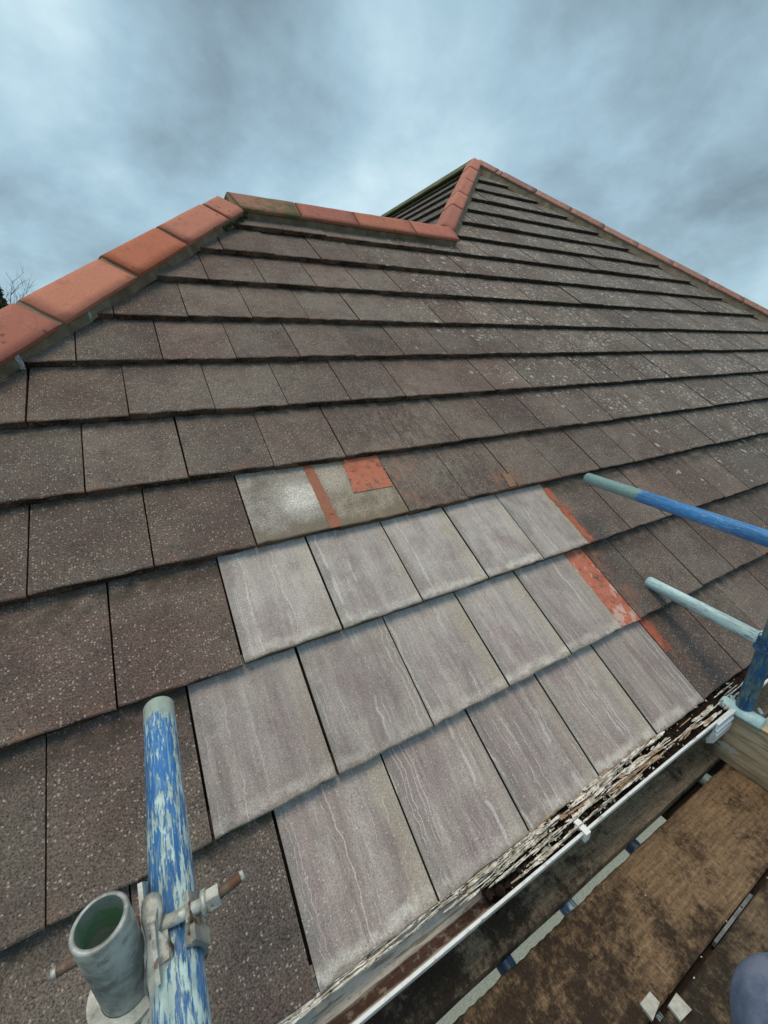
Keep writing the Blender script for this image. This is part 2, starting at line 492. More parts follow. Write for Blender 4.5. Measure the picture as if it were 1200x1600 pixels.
def mat_paint(name, paint, bare, amount, endlen=0.05, endcol=(0.22, 0.32, 0.30), length=1.0, fine=1.0, gloss=0.34):
    """flaking paint on a tube; object space, axis along Z, far end at z = 0"""
    mt, k, b = material(name, gloss, 0.45)
    o = k.obj()
    oz = k.xyz(o)[2]
    st = k.v('MULTIPLY', o, (1, 1, 0.13))
    n1 = k.noise(st, 170 * fine, 7, 0.70)
    n2 = k.noise(o, 14, 4, 0.6)
    msk = k.m('ADD', k.m('ADD', n1, k.m('MULTIPLY', k.m('SUBTRACT', n2, 0.5), 0.45)), k.m('MULTIPLY', k.step(oz, 0.15, 0.5), 0.07 * amount))
    flake = k.step(msk, 0.645 - amount * 0.30, 0.70 - amount * 0.30)
    tone = k.noise(st, 30, 4, 0.6)
    pc = k.mix(k.step(tone, 0.35, 0.65), k_mul(paint, 0.72), k_mul(paint, 1.18))
    pc = k.mix(k.m('MULTIPLY', k.step(k.noise(st, 320, 4, 0.75), 0.46, 0.66), 0.30), pc, bare)
    bc = k.mix(k.step(k.noise(o, 45, 4), 0.35, 0.65), k_mul(bare, 0.72), k_mul(bare, 1.12))
    scr = k.noise(k.v('MULTIPLY', o, (1, 1, 0.035)), 230 * fine, 3, 0.6)
    flake = k.m('MAXIMUM', flake, k.m('MULTIPLY', k.step(scr, 0.70 - amount * 0.16, 0.73 - amount * 0.16), 0.85))
    col = k.mix(flake, pc, bc)
    e_ = k.step(k.m('ADD', oz, k.m('MULTIPLY', k.m('SUBTRACT', k.noise(o, 70, 5, 0.7), 0.5), 0.08)), endlen + 0.012, endlen - 0.008)
    col = k.mix(e_, col, k.mix(k.noise(o, 60, 4), k_mul(endcol, 0.7), k_mul(endcol, 1.25)))
    gr = k.step(k.noise(st, 130, 4, 0.7), 0.60, 0.70)
    col = k.mix(k.m('MULTIPLY', gr, 0.55), col, (0.035, 0.05, 0.06))
    finish(k, b, col, k.m('ADD', k.m('MULTIPLY', flake, -0.6), k.m('MULTIPLY', n1, 0.4)), 0.5, 0.0015)
    return mt
def k_mul(c, f_): return tuple(x * f_ for x in c)

def mat_zinc(name, col=(0.27, 0.31, 0.30), metal=0.35, rough=0.5, rust=0.0, white=0.35, scale=1.0):
    mt, k, b = material(name, rough, 0.5)
    p = k.pos()
    n1 = k.noise(p, 38 * scale, 5, 0.6)
    c = k.mix(k.step(n1, 0.35, 0.65), k_mul(col, 0.6), k_mul(col, 1.25))
    c = k.mix(k.m('MULTIPLY', k.step(k.noise(p, 95 * scale, 5, 0.65), 0.56, 0.68), white), c, (0.55, 0.58, 0.56))
    c = k.mix(k.m('MULTIPLY', k.step(k.noise(p, 60 * scale, 4), 0.56, 0.70), 0.5), c, (0.07, 0.07, 0.06))
    if rust:
        c = k.mix(k.m('MULTIPLY', k.step(k.noise(p, 50 * scale, 5), 0.60 - 0.35 * rust, 0.68 - 0.2 * rust), 0.9), c, (0.13, 0.062, 0.032))
    b.inputs['Metallic'].default_value = metal
    finish(k, b, c, k.noise(p, 200, 4, 0.7), 0.35, 0.002)
    return mt

def mat_board(name, light, dark, mould, lx=0.4):
    """weathered, mould-stained scaffold timber, grain along X"""
    mt, k, b = material(name, 0.9, 0.2)
    p = k.pos()
    x = k.xyz(p)[0]
    st = k.v('MULTIPLY', p, (0.09, 1, 1))
    gr = k.noise(st, 130, 5, 0.65, 0.3)
    cross = k.noise(k.v('MULTIPLY', p, (1.0, 0.30, 1)), 70, 6, 0.75, 1.2)
    bl = k.noise(p, 5.5, 6, 0.66)
    fine = k.noise(p, 42, 6, 0.72)
    base = k.mix(k.step(gr, 0.33, 0.68), k_mul(light, 0.66), k_mul(light, 1.22))
    base = k.mix(k.m('MULTIPLY', k.step(cross, 0.50, 0.68), 0.42), base, k_mul(light, 1.8))
    base = k.mix(k.m('MULTIPLY', k.step(cross, 0.46, 0.34), 0.6), base, k_mul(light, 0.4))
    bias = k.m('MULTIPLY', k.step(x, -0.25, 0.75), 0.16)
    dm = k.m('ADD', k.m('ADD', bl, k.m('MULTIPLY', k.m('SUBTRACT', fine, 0.5), 0.75)), k.m('SUBTRACT', mould, bias))
    base = k.mix(k.m('MULTIPLY', k.step(dm, 0.40, 0.64), 0.93), base, dark)
    spots = k.voro(k.v('ADD', p, k.v('SCALE', k.n('ShaderNodeTexNoise', {'Vector': p, 'Scale': 30.0}).outputs['Color'], 0.03)), 11)
    sm = k.m('MULTIPLY', k.m('GREATER_THAN', k.xyz(spots['Color'])[0], 0.72), k.step(spots['Distance'], 0.24, 0.18))
    base = k.mix(k.m('MULTIPLY', sm, 0.6), base, (0.030, 0.018, 0.012))
    pale = k.step(k.noise(p, 60, 5, 0.75), 0.66, 0.74)
    base = k.mix(k.m('MULTIPLY', pale, 0.5), base, (0.30, 0.25, 0.19))
    hf = k.noise(k.v('MULTIPLY', p, (1.0, 0.45, 1)), 260, 4, 0.75)
    base = k.mul(base, k.m('ADD', k.m('MULTIPLY', k.m('SUBTRACT', hf, 0.5), 2.4), 1.0))
    finish(k, b, base, k.m('ADD', hf, k.m('MULTIPLY', fine, 0.6)), 0.8, 0.004)
    return mt

OLD = mat_old_tile()
EDGE = mat_edge()
NEW = mat_new_tile()
PALE_EDGE = mat_pale_edge()
CEM_A = mat_cement('lime washed pale tile', (0.215, 0.196, 0.172), (0.345, 0.322, 0.290), (0.62, 0.60, 0.56), 0.20, 0.16)
CEM_B = mat_cement('sandy grey tile', (0.205, 0.172, 0.130), (0.330, 0.292, 0.235), (0.42, 0.385, 0.33), 0.06, 0.24)
HIP = mat_terracotta('new terracotta', (0.46, 0.142, 0.078), (0.44, 0.165, 0.105))
HIP_ORANGE = mat_terracotta('orange spotted terracotta', (0.54, 0.175, 0.055), (0.50, 0.145, 0.075), dark=0.25)
HIP_PINK = mat_terracotta('dusky pink terracotta', (0.40, 0.130, 0.092), (0.44, 0.160, 0.105), dark=0.2)
HIP_MOSS = mat_terracotta('mossy terracotta', (0.36, 0.17, 0.11), (0.30, 0.14, 0.09), dark=0.35, moss=0.45)
RIDGE_GREEN = mat_terracotta('green mossy ridge', (0.16, 0.14, 0.08), (0.13, 0.13, 0.07), dark=0.3, moss=1.1)
HIP_OLD = mat_terracotta('lichened terracotta', (0.38, 0.17, 0.12), (0.33, 0.16, 0.12), dark=0.4, white=0.22)
RAW_ORANGE = mat_terracotta('raw orange interlock', (0.46, 0.105, 0.052), (0.50, 0.165, 0.100), remains=True, dark=0.5, white=0.0)
RAW_SMEAR = mat_terracotta('raw orange interlock with lime', (0.54, 0.125, 0.06), (0.50, 0.16, 0.10), dark=0.65, white=0.6, remains=True)
RAW_BROWN = mat_terracotta('raw brown interlock', (0.27, 0.105, 0.065), (0.25, 0.11, 0.075), dark=0.2)
MORTAR = mat_simple('bedding mortar', (0.165, 0.124, 0.084), (0.260, 0.205, 0.145), 9, 0.95, 0.6, 0.35, 160)
MOSS = mat_simple('moss', (0.035, 0.045, 0.012), (0.09, 0.10, 0.03), 40, 1.0, 1.0, 0.6, 300)
UPVC = mat_simple('white plastic', (0.70, 0.74, 0.76), (0.84, 0.86, 0.87), 9, 0.35, 0.05, 0.04, 90, 0.5)
UNDER = mat_simple('dark roof felt', (0.02, 0.018, 0.016), (0.03, 0.028, 0.025), 10)
WALLM = mat_simple('pale pebbledash', (0.84, 0.73, 0.56), (0.90, 0.80, 0.64), 60, 0.95, 0.15, 0.9, 110, 0.2, 0.006)
FASCIA = mat_simple('white fascia', (0.62, 0.62, 0.60), (0.75, 0.75, 0.73), 8, 0.6, 0.1, 0.05)

# ------------------------------------------------------------------ ground
bm = bmesh.new()
s_ = 600
vv = [bm.verts.new((x, y, GROUND)) for x, y in ((-s_, -s_), (s_, -s_), (s_, s_), (-s_, s_))]
bm.faces.new(vv)
GRASS = mat_simple('rough grass', (0.045, 0.06, 0.022), (0.085, 0.10, 0.045), 0.35, 1.0, 0.3, 0.5, 6)
mobj('ground', bm_mesh(bm, 'ground'), [GRASS], kind='structure')
bm = bmesh.new()
vv = [bm.verts.new((x, y, GROUND + 0.004)) for x, y in ((-5, -6), (11, -6), (11, 0.1), (-5, 0.1))]
bm.faces.new(vv)
PAVE = mat_simple('pale concrete paving', (0.36, 0.36, 0.33), (0.46, 0.45, 0.42), 3, 0.95, 0.3, 0.3, 60)
mobj('pavement', bm_mesh(bm, 'pavement'), [PAVE], kind='structure')

# ------------------------------------------------------------------ house
house = empty('house', (2.6, 3.0, GROUND), 'house with brown tiled hipped roof, orange hips and a patch of pale new tiles', 'house')

# walls: L-shaped body under the roof
bm = bmesh.new()
foot = [(-2.68, 0.12), (8.0, 0.12), (8.0, 12), (-1.05, 12), (-1.05, 5.47), (-2.68, 5.47)]
lo = [bm.verts.new((x, y, GROUND)) for x, y in foot]
hi = [bm.verts.new((x, y, -0.13)) for x, y in foot]
for i in range(6):
    j = (i + 1) % 6
    bm.faces.new((lo[i], lo[j], hi[j], hi[i]))
bm.faces.new(hi)
mobj('wall', bm_mesh(bm, 'wall'), [WALLM], house)
bm = bmesh.new()
add_box(bm, (2.65, 0.036, -0.125), 10.9, 0.018, 0.17)
mobj('fascia', bm_mesh(bm, 'fascia'), [FASCIA], house)
bm = bmesh.new()
add_box(bm, (2.65, 0.083, -0.2), 10.9, 0.07, 0.01)
mobj('soffit', bm_mesh(bm, 'soffit'), [FASCIA], house)

# roof faces other than the front: (origin, along, upslope, normal, v range, lo(v), hi(v))
X0, X1, YW, YB = -2.8, 8.12, 5.59, 13.0
XA = uM(0)
faces = [
    (Vector((X0, 0, 0)), Vector((0, 1, 0)), Vector((cT, 0, sT)), Vector((-sT, 0, cT)), 0, VRIDGE, lambda v: v * cT, lambda v: YW - v * cT),
    (Vector((XA, 0, 0)), Vector((0, 1, 0)), Vector((cT, 0, sT)), Vector((-sT, 0, cT)), 0, VPEAK, lambda v: v * cT if v >= VRIDGE - 0.02 else YW - v * cT, lambda v: YB),
    (Vector((X1, 0, 0)), Vector((0, 1, 0)), Vector((-cT, 0, sT)), Vector((sT, 0, cT)), 0, VPEAK, lambda v: v * cT, lambda v: YB),
    (Vector((0, YW, 0)), Vector((1, 0, 0)), Vector((0, -cT, sT)), Vector((0, sT, cT)), 0, VRIDGE, lambda v: X0 + v * cT, lambda v: XA + v * cT),
]
bm = bmesh.new()
for O, A_, U_, N_, v0, v1, lo_, hi_ in faces:
    n = 0
    while True:
        va = v0 + n * G
        if va >= v1 - 0.02: break
        vb = min(va + G + 0.02, v1)
        if va < VRIDGE - 0.02 < vb and O.x == XA: va2 = VRIDGE - 0.02
        else: va2 = va
        def q(al, v, z): return bm.verts.new(O + A_ * al + U_ * v + N_ * z)
        za, zb = -TT * (va2 - va) / G, -TT * (vb - va) / G
        a0, a1, b0, b1 = lo_(va2), hi_(va2), lo_(vb), hi_(vb)
        t_ = [q(a0, va2, za), q(a1, va2, za), q(b1, vb, zb), q(b0, vb, zb)]
        d_ = [q(a0, va2, za - TT), q(a1, va2, za - TT), q(b1, vb, zb - TT), q(b0, vb, zb - TT)]
        bm.faces.new(t_)
        for i in range(4):
            j = (i + 1) % 4
            fc = bm.faces.new((t_[j], t_[i], d_[i], d_[j]))
            fc.material_index = 1
        n += 1
mobj('tile_field', bm_mesh(bm, 'tile_field'), [OLD, EDGE], house, kind='stuff', label='other slopes of the roof, tiled in dark courses')
bm = bmesh.new()
for poly in ([PU(X0, 0, -.065), PU(X1, 0, -.065), PU(uR(VPEAK), VPEAK, -.065), PU(uM(VRIDGE), VRIDGE, -.065), PU(uL(VRIDGE), VRIDGE, -.065)],):
    bm.faces.new([bm.verts.new(p_) for p_ in poly])
mobj('underlay', bm_mesh(bm, 'underlay'), [UNDER], house)

# ---- front slope tiles
def tile_bm(wd, seed, ln=G + 0.055, edge_jit=0.0022, gap=0.0023):
    r_ = random.Random(seed)
    bm_ = bmesh.new()
    nx = 8
    a, bq = gap, wd - gap
    xs = [a + (bq - a) * i / nx for i in range(nx + 1)]
    def z(y): return -TT * y / G
    jy = [r_.uniform(-edge_jit, edge_jit) for _ in xs]
    jz = [r_.uniform(-0.0007, 0.0007) for _ in xs]
    top = [bm_.verts.new((x, 0.0035 + jy[i], z(0.0035) + jz[i])) for i, x in enumerate(xs)]
    lip = [bm_.verts.new((x, jy[i] * 1.2, -0.003 + jz[i])) for i, x in enumerate(xs)]
    bot = [bm_.verts.new((x, 0.001 + r_.uniform(-edge_jit, edge_jit), -TT + 0.0012 + r_.uniform(0, 0.002))) for x in xs]
    tb = [bm_.verts.new((a, ln, z(ln))), bm_.verts.new((bq, ln, z(ln)))]
    bb = [bm_.verts.new((a, ln, z(ln) - TT + 0.0015)), bm_.verts.new((bq, ln, z(ln) - TT + 0.0015))]
    bm_.faces.new(top + [tb[1], tb[0]])
    for i in range(nx):
        bm_.faces.new((lip[i], lip[i + 1], top[i + 1], top[i]))
        fc = bm_.faces.new((bot[i], bot[i + 1], lip[i + 1], lip[i])); fc.material_index = 1
    bm_.faces.new(bot[::-1] + [bb[0], bb[1]]).material_index = 1
    bm_.faces.new((bot[0], lip[0], top[0], tb[0], bb[0])).material_index = 1
    bm_.faces.new((top[-1], lip[-1], bot[-1], bb[1], tb[1])).material_index = 1
    bm_.faces.new((tb[0], tb[1], bb[1], bb[0])).material_index = 1
    return bm_

def variants(mats, count, s0, jit=0.0024, gap=0.0023):
    res = []
    for i in range(count):
        me = bm_mesh(tile_bm(WT, s0 + i, edge_jit=jit, gap=gap), 'roof_tile')
        for m_ in mats: me.materials.append(m_)
        res.append(me)
    return res
V_OLD = variants((OLD, EDGE), 10, 100)
V_NEW = variants((NEW, PALE_EDGE), 5, 300, 0.0022, 0.0032)
SPECIAL = {}
for n in range(3):
    for j in range(5):
        kk = (-2, -2.5, -2)[n] + j
        SPECIAL[(n, kk)] = 'new'
SPECIAL[(3, -1.5)] = 'cemA'
SPECIAL[(3, -0.5)] = 'cemB'

def clip_bm(bm_, planes):
    for co, no in planes:
        geom = bm_.verts[:] + bm_.edges[:] + bm_.faces[:]
        r_ = bmesh.ops.bisect_plane(bm_, geom=geom, plane_co=co, plane_no=no, clear_outer=True)
        ed = [x for x in r_['geom_cut'] if isinstance(x, bmesh.types.BMEdge)]
        if ed:
            try: bmesh.ops.edgenet_fill(bm_, edges=ed)
            except Exception: pass

tiles = []
ROWS = 18
for n in range(ROWS):
    v0 = row_v(n)
    half = 0.0 if n % 2 == 0 else 0.5
    du = DU[n] if n < 11 else rng.uniform(-0.006, 0.006)
    ulo = (uL(v0) if v0 < VRIDGE - 0.1 else uM(v0)) - 0.05
    k0 = math.floor(ulo / WT) - 1
    kk = k0 + half
    while kk * WT < uR(v0) + 0.1:
        u0 = kk * WT + du
        u1 = u0 + WT
        if u1 > ulo and u0 < uR(v0) + 0.05:
            tiles.append((n, kk, u0, v0))
        kk += 1

def visible_area(u0, v0):
    pts = [project(PU(u0 + a * WT, v0 + bq * G)) for a, bq in ((0, 0), (1, 0), (1, 1), (0, 1))]
    if any(p_ is None for p_ in pts): return 0
    mx = [min(max(p_[0], 0), 1200) for p_ in pts]
    my = [min(max(p_[1], 0), 1600) for p_ in pts]
    ar = 0
    for i in range(4):
        j = (i + 1) % 4
        ar += mx[i] * my[j] - mx[j] * my[i]
    return abs(ar) / 2

scored = sorted(((visible_area(u0, v0), n, kk, u0, v0) for n, kk, u0, v0 in tiles), reverse=True)
keep = {(n, kk) for a, n, kk, u0, v0 in scored[:296] if a > 12}
rest = bmesh.new()
hn = Vector((1, -0.8, 0)).normalized()
for n, kk, u0, v0 in tiles:
    planes = []
    v1 = v0 + G + 0.055
    def needs(ufn, side):
        # does the tile cross the line?
        cs = [(u0, v0), (u0 + WT, v0), (u0, v1), (u0 + WT, v1)]
        return any((u - ufn(v)) * side < 0.02 for u, v in cs)
    off = 0.045
    if v0 < VRIDGE - 0.1 and needs(uL, 1):
        planes.append((Vector((uL(v0) + off - u0, 0, 0)), Vector((-1, 0.8, 0))))
    if v0 >= VRIDGE - 0.1 and needs(uM, 1):
        planes.append((Vector((uM(v0) + off - u0, 0, 0)), Vector((-1, 0.8, 0))))
    if needs(uR, -1):
        planes.append((Vector((uR(v0) - off - u0, 0, 0)), Vector((1, 0.8, 0))))
    if v0 < VRIDGE and v1 > VRIDGE - 0.03 and u0 < uM(VRIDGE):
        planes.append((Vector((0, VRIDGE - 0.03 - v0, 0)), Vector((0, 1, 0))))
    sp = SPECIAL.get((n, kk))
    z = rng.uniform(-0.0012, 0.0016)
    if n >= 4 and rng.random() < 0.18: z += rng.uniform(0.001, 0.004)
    rot = rng.uniform(-0.004, 0.004)
    vj = rng.uniform(-0.003, 0.003)
    if sp == 'new': z, rot, vj = rng.uniform(0.0, 0.0015), rng.uniform(-0.003, 0.003), rng.uniform(-0.0015, 0.0015)
    uj = rng.uniform(-0.0014, 0.0014)
    m4 = plane_mat(u0 + uj, v0 + vj, z, rot)
    # the neighbour right of the new tiles in the second course starts beyond the bare interlock
    if (n, kk) == (1, 2.5):
        planes.append((Vector((0.116, 0, 0)), Vector((-1, -0.0, 0))))
    mats = {'new': (NEW, PALE_EDGE), 'cemA': (CEM_A, EDGE), 'cemB': (CEM_B, EDGE)}.get(sp, (OLD, EDGE))
    custom = bool(planes) or sp in ('cemA', 'cemB')
    if (n, kk) in keep:
        if custom:
            tb_ = tile_bm(WT, rng.randrange(10 ** 6))
            clip_bm(tb_, planes)
            if len(tb_.faces) < 4:
                tb_.free(); continue
            me = bm_mesh(tb_, 'roof_tile')
            for m_ in mats: me.materials.append(m_)
        else:
            me = rng.choice(V_NEW if sp == 'new' else V_OLD)
        o = mobj('roof_tile', me, None, house, m4)
        if sp == 'new': o['label'] = 'clean pale grey replacement tile'
        elif sp == 'cemA': o['label'] = 'tile bleached white by lime'
        elif sp == 'cemB': o['label'] = 'sandy grey tile with an orange bare corner'
    else:
        tb_ = tile_bm(WT, 7)
        clip_bm(tb_, planes)
        if len(tb_.faces) >= 4:
            bmesh.ops.transform(tb_, matrix=m4, verts=tb_.verts)
            me = bpy.data.meshes.new('tmp')
            tb_.to_mesh(me)
            rest.from_mesh(me)
            bpy.data.meshes.remove(me)
        tb_.free()
mobj('outlying_tiles', bm_mesh(rest, 'outlying_tiles'), [OLD, EDGE], house, kind='stuff')

# bare interlocks and spalled patches round the repair
def slab(name, pts, zt, th, mt, label, jit=0.0, sub=22):
    """thin irregular slab on the slope; pts (u,v) corners in order bottom-left, bottom-right, top-right, top-left"""
    bm_ = bmesh.new()
    (au, av), (bu, bv), (cu, cv_), (du_, dv_) = pts
    rows = []
    r_ = random.Random(hash(name) % 999 + int(au * 1000))
    for i in range(sub + 1):
        t = i / sub
        lu, lv_ = au + (du_ - au) * t, av + (dv_ - av) * t
        ru, rv = bu + (cu - bu) * t, bv + (cv_ - bv) * t
        j1, j2 = r_.uniform(-jit, jit), r_.uniform(-jit, jit)
        z0 = zt(lv_)
        rows.append([bm_.verts.new(PU(lu + j1, lv_, z0)), bm_.verts.new(PU((lu + ru) / 2, (lv_ + rv) / 2, z0 + r_.uniform(0, jit * 0.3))), bm_.verts.new(PU(ru + j2, rv, z0)),
                     bm_.verts.new(PU(ru + j2, rv, z0 - th)), bm_.verts.new(PU(lu + j1, lv_, z0 - th))])
    for i in range(sub):
        for j in range(5):
            bm_.faces.new((rows[i][j], rows[i][(j + 1) % 5], rows[i + 1][(j + 1) % 5], rows[i + 1][j]))
    bm_.faces.new(rows[0][::-1]); bm_.faces.new(rows[-1])
    return mobj(name, bm_mesh(bm_, name), [mt], house, label=label)
def ztile(n, off): return lambda v: -TT * (v - row_v(n)) / G + off
slab('bare_interlock', [(0.752, 0.312), (0.868, 0.305), (0.868, 0.66), (0.752, 0.66)], ztile(1, -0.004), 0.012, RAW_SMEAR, 'wide orange bare interlock smeared with white lime', 0.004)
slab('bare_interlock', [(0.884, 0.658), (0.921, 0.662), (0.917, 0.985), (0.884, 0.985)], ztile(2, 0.0022), 0.004, RAW_ORANGE, 'thin dirty orange bare interlock', 0.005)
slab('bare_interlock', [(0.884, 0.165), (0.925, 0.165), (0.925, 0.325), (0.884, 0.325)], ztile(0, 0.0022), 0.004, RAW_ORANGE, 'short orange bare interlock above the gutter', 0.003)
slab('bare_interlock', [(-0.195, 1.006), (-0.152, 1.006), (-0.155, 1.325), (-0.192, 1.325)], ztile(3, 0.0024), 0.004, RAW_BROWN, 'brown bare interlock between the two pale tiles', 0.001)
slab('spalled_patch', [(-0.045, 1.143), (0.128, 1.143), (0.139, 1.325), (-0.024, 1.325)], ztile(3, 0.0024), 0.004, RAW_ORANGE, 'square orange patch where the tile face has come away', 0.002)
slab('spalled_patch', [(0.675, 1.015), (0.722, 1.015), (0.735, 1.085), (0.690, 1.10)], ztile(3, 0.0024), 0.004, mat_terracotta('sandy worn patch', (0.33, 0.19, 0.11), (0.30, 0.18, 0.12), dark=0.1), 'small sandy worn patch', 0.008)

# ---- hip and ridge tiles with their mortar
def hip_frame(sx):
    d_ = Vector((sx * cT, cT, sT)).normalized()
    n_ = Vector((-sx * sT, -sT, 2 * cT)).normalized()
    l_ = d_.cross(n_).normalized()
    return d_, n_, l_
E0 = 0.073

def cap_bm(d_, n_, l_, A_, t0, t1, half, slope, rise, th=0.013, jit=0.002, seed=0, crest_r=0.010):
    """one hip or ridge tile: folded plate with a rounded crest"""
    r_ = random.Random(seed)
    bm_ = bmesh.new()
    prof = []
    ks = [-1, -0.75, -0.5, -0.24, -0.12, 0, 0.12, 0.24, 0.5, 0.75, 1]
    for q_ in ks:
        a = q_ * half
        bq = rise - slope * abs(a)
        rr = crest_r * 1.4
        if abs(a) < rr:
            bq = rise - slope * (a * a / (2 * rr) + rr / 2)
        prof.append((a, bq))
    segs = 6
    o_rows, i_rows = [], []
    for i in range(segs + 1):
        t = t0 + (t1 - t0) * i / segs
        orow, irow = [], []
        for (a, bq) in prof:
            j1 = r_.uniform(-jit, jit) * 0.5
            tt_ = t + (r_.uniform(-jit, jit) if i in (0, segs) else 0)
            c_ = A_ + d_ * tt_ + l_ * a
            ci = A_ + d_ * tt_ + l_ * (a * 0.95)
            orow.append(bm_.verts.new(c_ + n_ * (bq + j1)))
            irow.append(bm_.verts.new(ci + n_ * (bq + j1 - th)))
        o_rows.append(orow); i_rows.append(irow)
    m_ = len(prof)
    for i in range(segs):
        for j in range(m_ - 1):
            f1 = bm_.faces.new((o_rows[i][j], o_rows[i][j + 1], o_rows[i + 1][j + 1], o_rows[i + 1][j])); f1.smooth = True
            bm_.faces.new((i_rows[i][j + 1], i_rows[i][j], i_rows[i + 1][j], i_rows[i + 1][j + 1]))
        for j in (0, m_ - 1):
            bm_.faces.new((o_rows[i][j], o_rows[i + 1][j], i_rows[i + 1][j], i_rows[i][j]))
    for i in (0, segs):
        for j in range(m_ - 1):
            bm_.faces.new((o_rows[i][j + 1], o_rows[i][j], i_rows[i][j], i_rows[i][j + 1]))
    return bm_

def mortar_bm(d_, n_, l_, A_, t0, t1, half, slope, rise, kplane, seed=0, step=0.045, spread=0.03):
    """bedding under the tiles, filling down to the roof tiles on both sides"""
    r_ = random.Random(seed)
    bm_ = bmesh.new()
    n = max(2, int((t1 - t0) / step))
    rows = []
    for i in range(n + 1):
        t = t0 + (t1 - t0) * i / n
        row = []
        for a, bq, ja in ((-(half + spread), None, 1), (-(half - 0.012), 0, .25), (0, 1, 0), (half - 0.012, 0, .25), (half + spread, None, 1)):
            if bq is None:
                bz = -kplane * abs(a) - 0.022
            elif bq == 0:
                bz = rise - slope * abs(a) - 0.016
            else:
                bz = rise - 0.010
            aa = a + r_.uniform(-0.008, 0.008) * ja
            row.append(bm_.verts.new(A_ + d_ * t + l_ * aa + n_ * (bz + r_.uniform(-0.002, 0.002))))
        row.append(bm_.verts.new(A_ + d_ * t + n_ * -0.09))
        rows.append(row)
    for i in range(n):
        for j in range(6):
            bm_.faces.new((rows[i][j], rows[i][(j + 1) % 6], rows[i + 1][(j + 1) % 6], rows[i + 1][j]))
    bm_.faces.new(rows[0][::-1]); bm_.faces.new(rows[-1])
    return bm_

KP = 0.47
def run(sx, u3, joints, mats, seed, half=0.152, slope=0.60, name='hip_tile', gap=0.006, spread=0.0, clip=None):
    d_, n_, l_ = hip_frame(sx)
    A_ = PU(u3, 3)
    for i in range(len(joints) - 1):
        t0, t1 = joints[i], joints[i + 1]
        bm_ = cap_bm(d_, n_, l_, A_, t0 + gap, t1 - gap, half * (1 + rng.uniform(-0.015, 0.015)), slope, E0 + rng.uniform(-0.003, 0.003), seed=seed + i)
        if clip and i == len(joints) - 2: clip_bm(bm_, [clip])
        mobj(name, bm_mesh(bm_, name), [mats[i % len(mats)] if not callable(mats) else mats(i)], house)
    bm_ = mortar_bm(d_, n_, l_, A_, joints[0] - 0.01, joints[-1] - 0.02, half, slope, E0, KP, seed, spread=spread)
    mobj('mortar_bed', bm_mesh(bm_, 'mortar_bed'), [MORTAR], house)

tA = (VRIDGE - 3) / sT * 0.47025
jl = [-3.80, -3.34, -2.88, -2.41, -1.95, -1.475, -1.002, -0.526, -0.086, 0.373, tA + 0.19]
run(1, -0.40, jl, lambda i: HIP_ORANGE if i in (7, 3) else (HIP if i in (6, 4, 1) else HIP_PINK), 20, gap=0.015, spread=-0.030, clip=(PU(0.0, VRIDGE) + Vector((-0.004, 0, 0)), Vector((0.707, 0.293, 0))))
jm = [0.70, 1.342, 1.818, 2.398, 2.982, 3.50]
run(1, 1.31, jm, [HIP_PINK, HIP], 60, half=0.098, slope=0.60, spread=0.005)
jr = [-3.8, -3.3, -2.86, -2.4, -1.93, -1.46, -1.0, -0.65, -0.181, 0.293, 0.764, 1.232, 1.701, 2.162, 2.656, 3.144, 3.21, 3.50]
run(-1, 5.72, jr, [HIP_OLD], 90, spread=0.015)
# wing ridge
half_r, slope_r = 0.138, 0.90
dX, nX, lX = Vector((1, 0, 0)), Vector((0, 0, 1)), Vector((0, -1, 0))
Ar = Vector((0, VRIDGE * cT, VRIDGE * sT))
jx = [-0.10, 0.451, 0.884, 1.375, 1.80]
for i in range(4):
    bm_ = cap_bm(dX, nX, lX, Ar, jx[i] + 0.005, jx[i + 1] - 0.005, half_r, slope_r, 0.082, seed=200 + i)
    if i == 0: clip_bm(bm_, [(PU(0.0, VRIDGE) + Vector((0.006, 0, 0)), Vector((-0.707, -0.293, 0)))])
    mobj('ridge_tile', bm_mesh(bm_, 'ridge_tile'), [HIP_MOSS if i == 0 else (HIP, HIP_PINK)[i % 2]], house, label='mossy, lichen-spotted ridge tile' if i == 0 else None)
bm_ = mortar_bm(dX, nX, lX, Ar, 0.0, 1.78, half_r, slope_r, 0.082, 0.7536, 210, spread=-0.040)
mobj('mortar_bed', bm_mesh(bm_, 'mortar_bed'), [MORTAR], house)
# main ridge running back from the peak, green with moss
pk = PU(uR(VPEAK), VPEAK)
dY, lY = Vector((0, 1, 0)), Vector((1, 0, 0))
t = 0.05
i = 0
while t < 7.5:
    bm_ = cap_bm(dY, nX, lY, pk, t, t + 0.44, half_r, slope_r, 0.082, seed=240 + i)
    mobj('ridge_tile', bm_mesh(bm_, 'ridge_tile'), [RIDGE_GREEN], house, label='ridge tile green with moss')
    t += 0.455; i += 1
bm_ = mortar_bm(dY, nX, lY, pk, 0.04, 7.5, half_r, slope_r, 0.082, 0.7536, 260, step=0.12, spread=-0.06)
mobj('mortar_bed', bm_mesh(bm_, 'mortar_bed'), [MOSS], house)

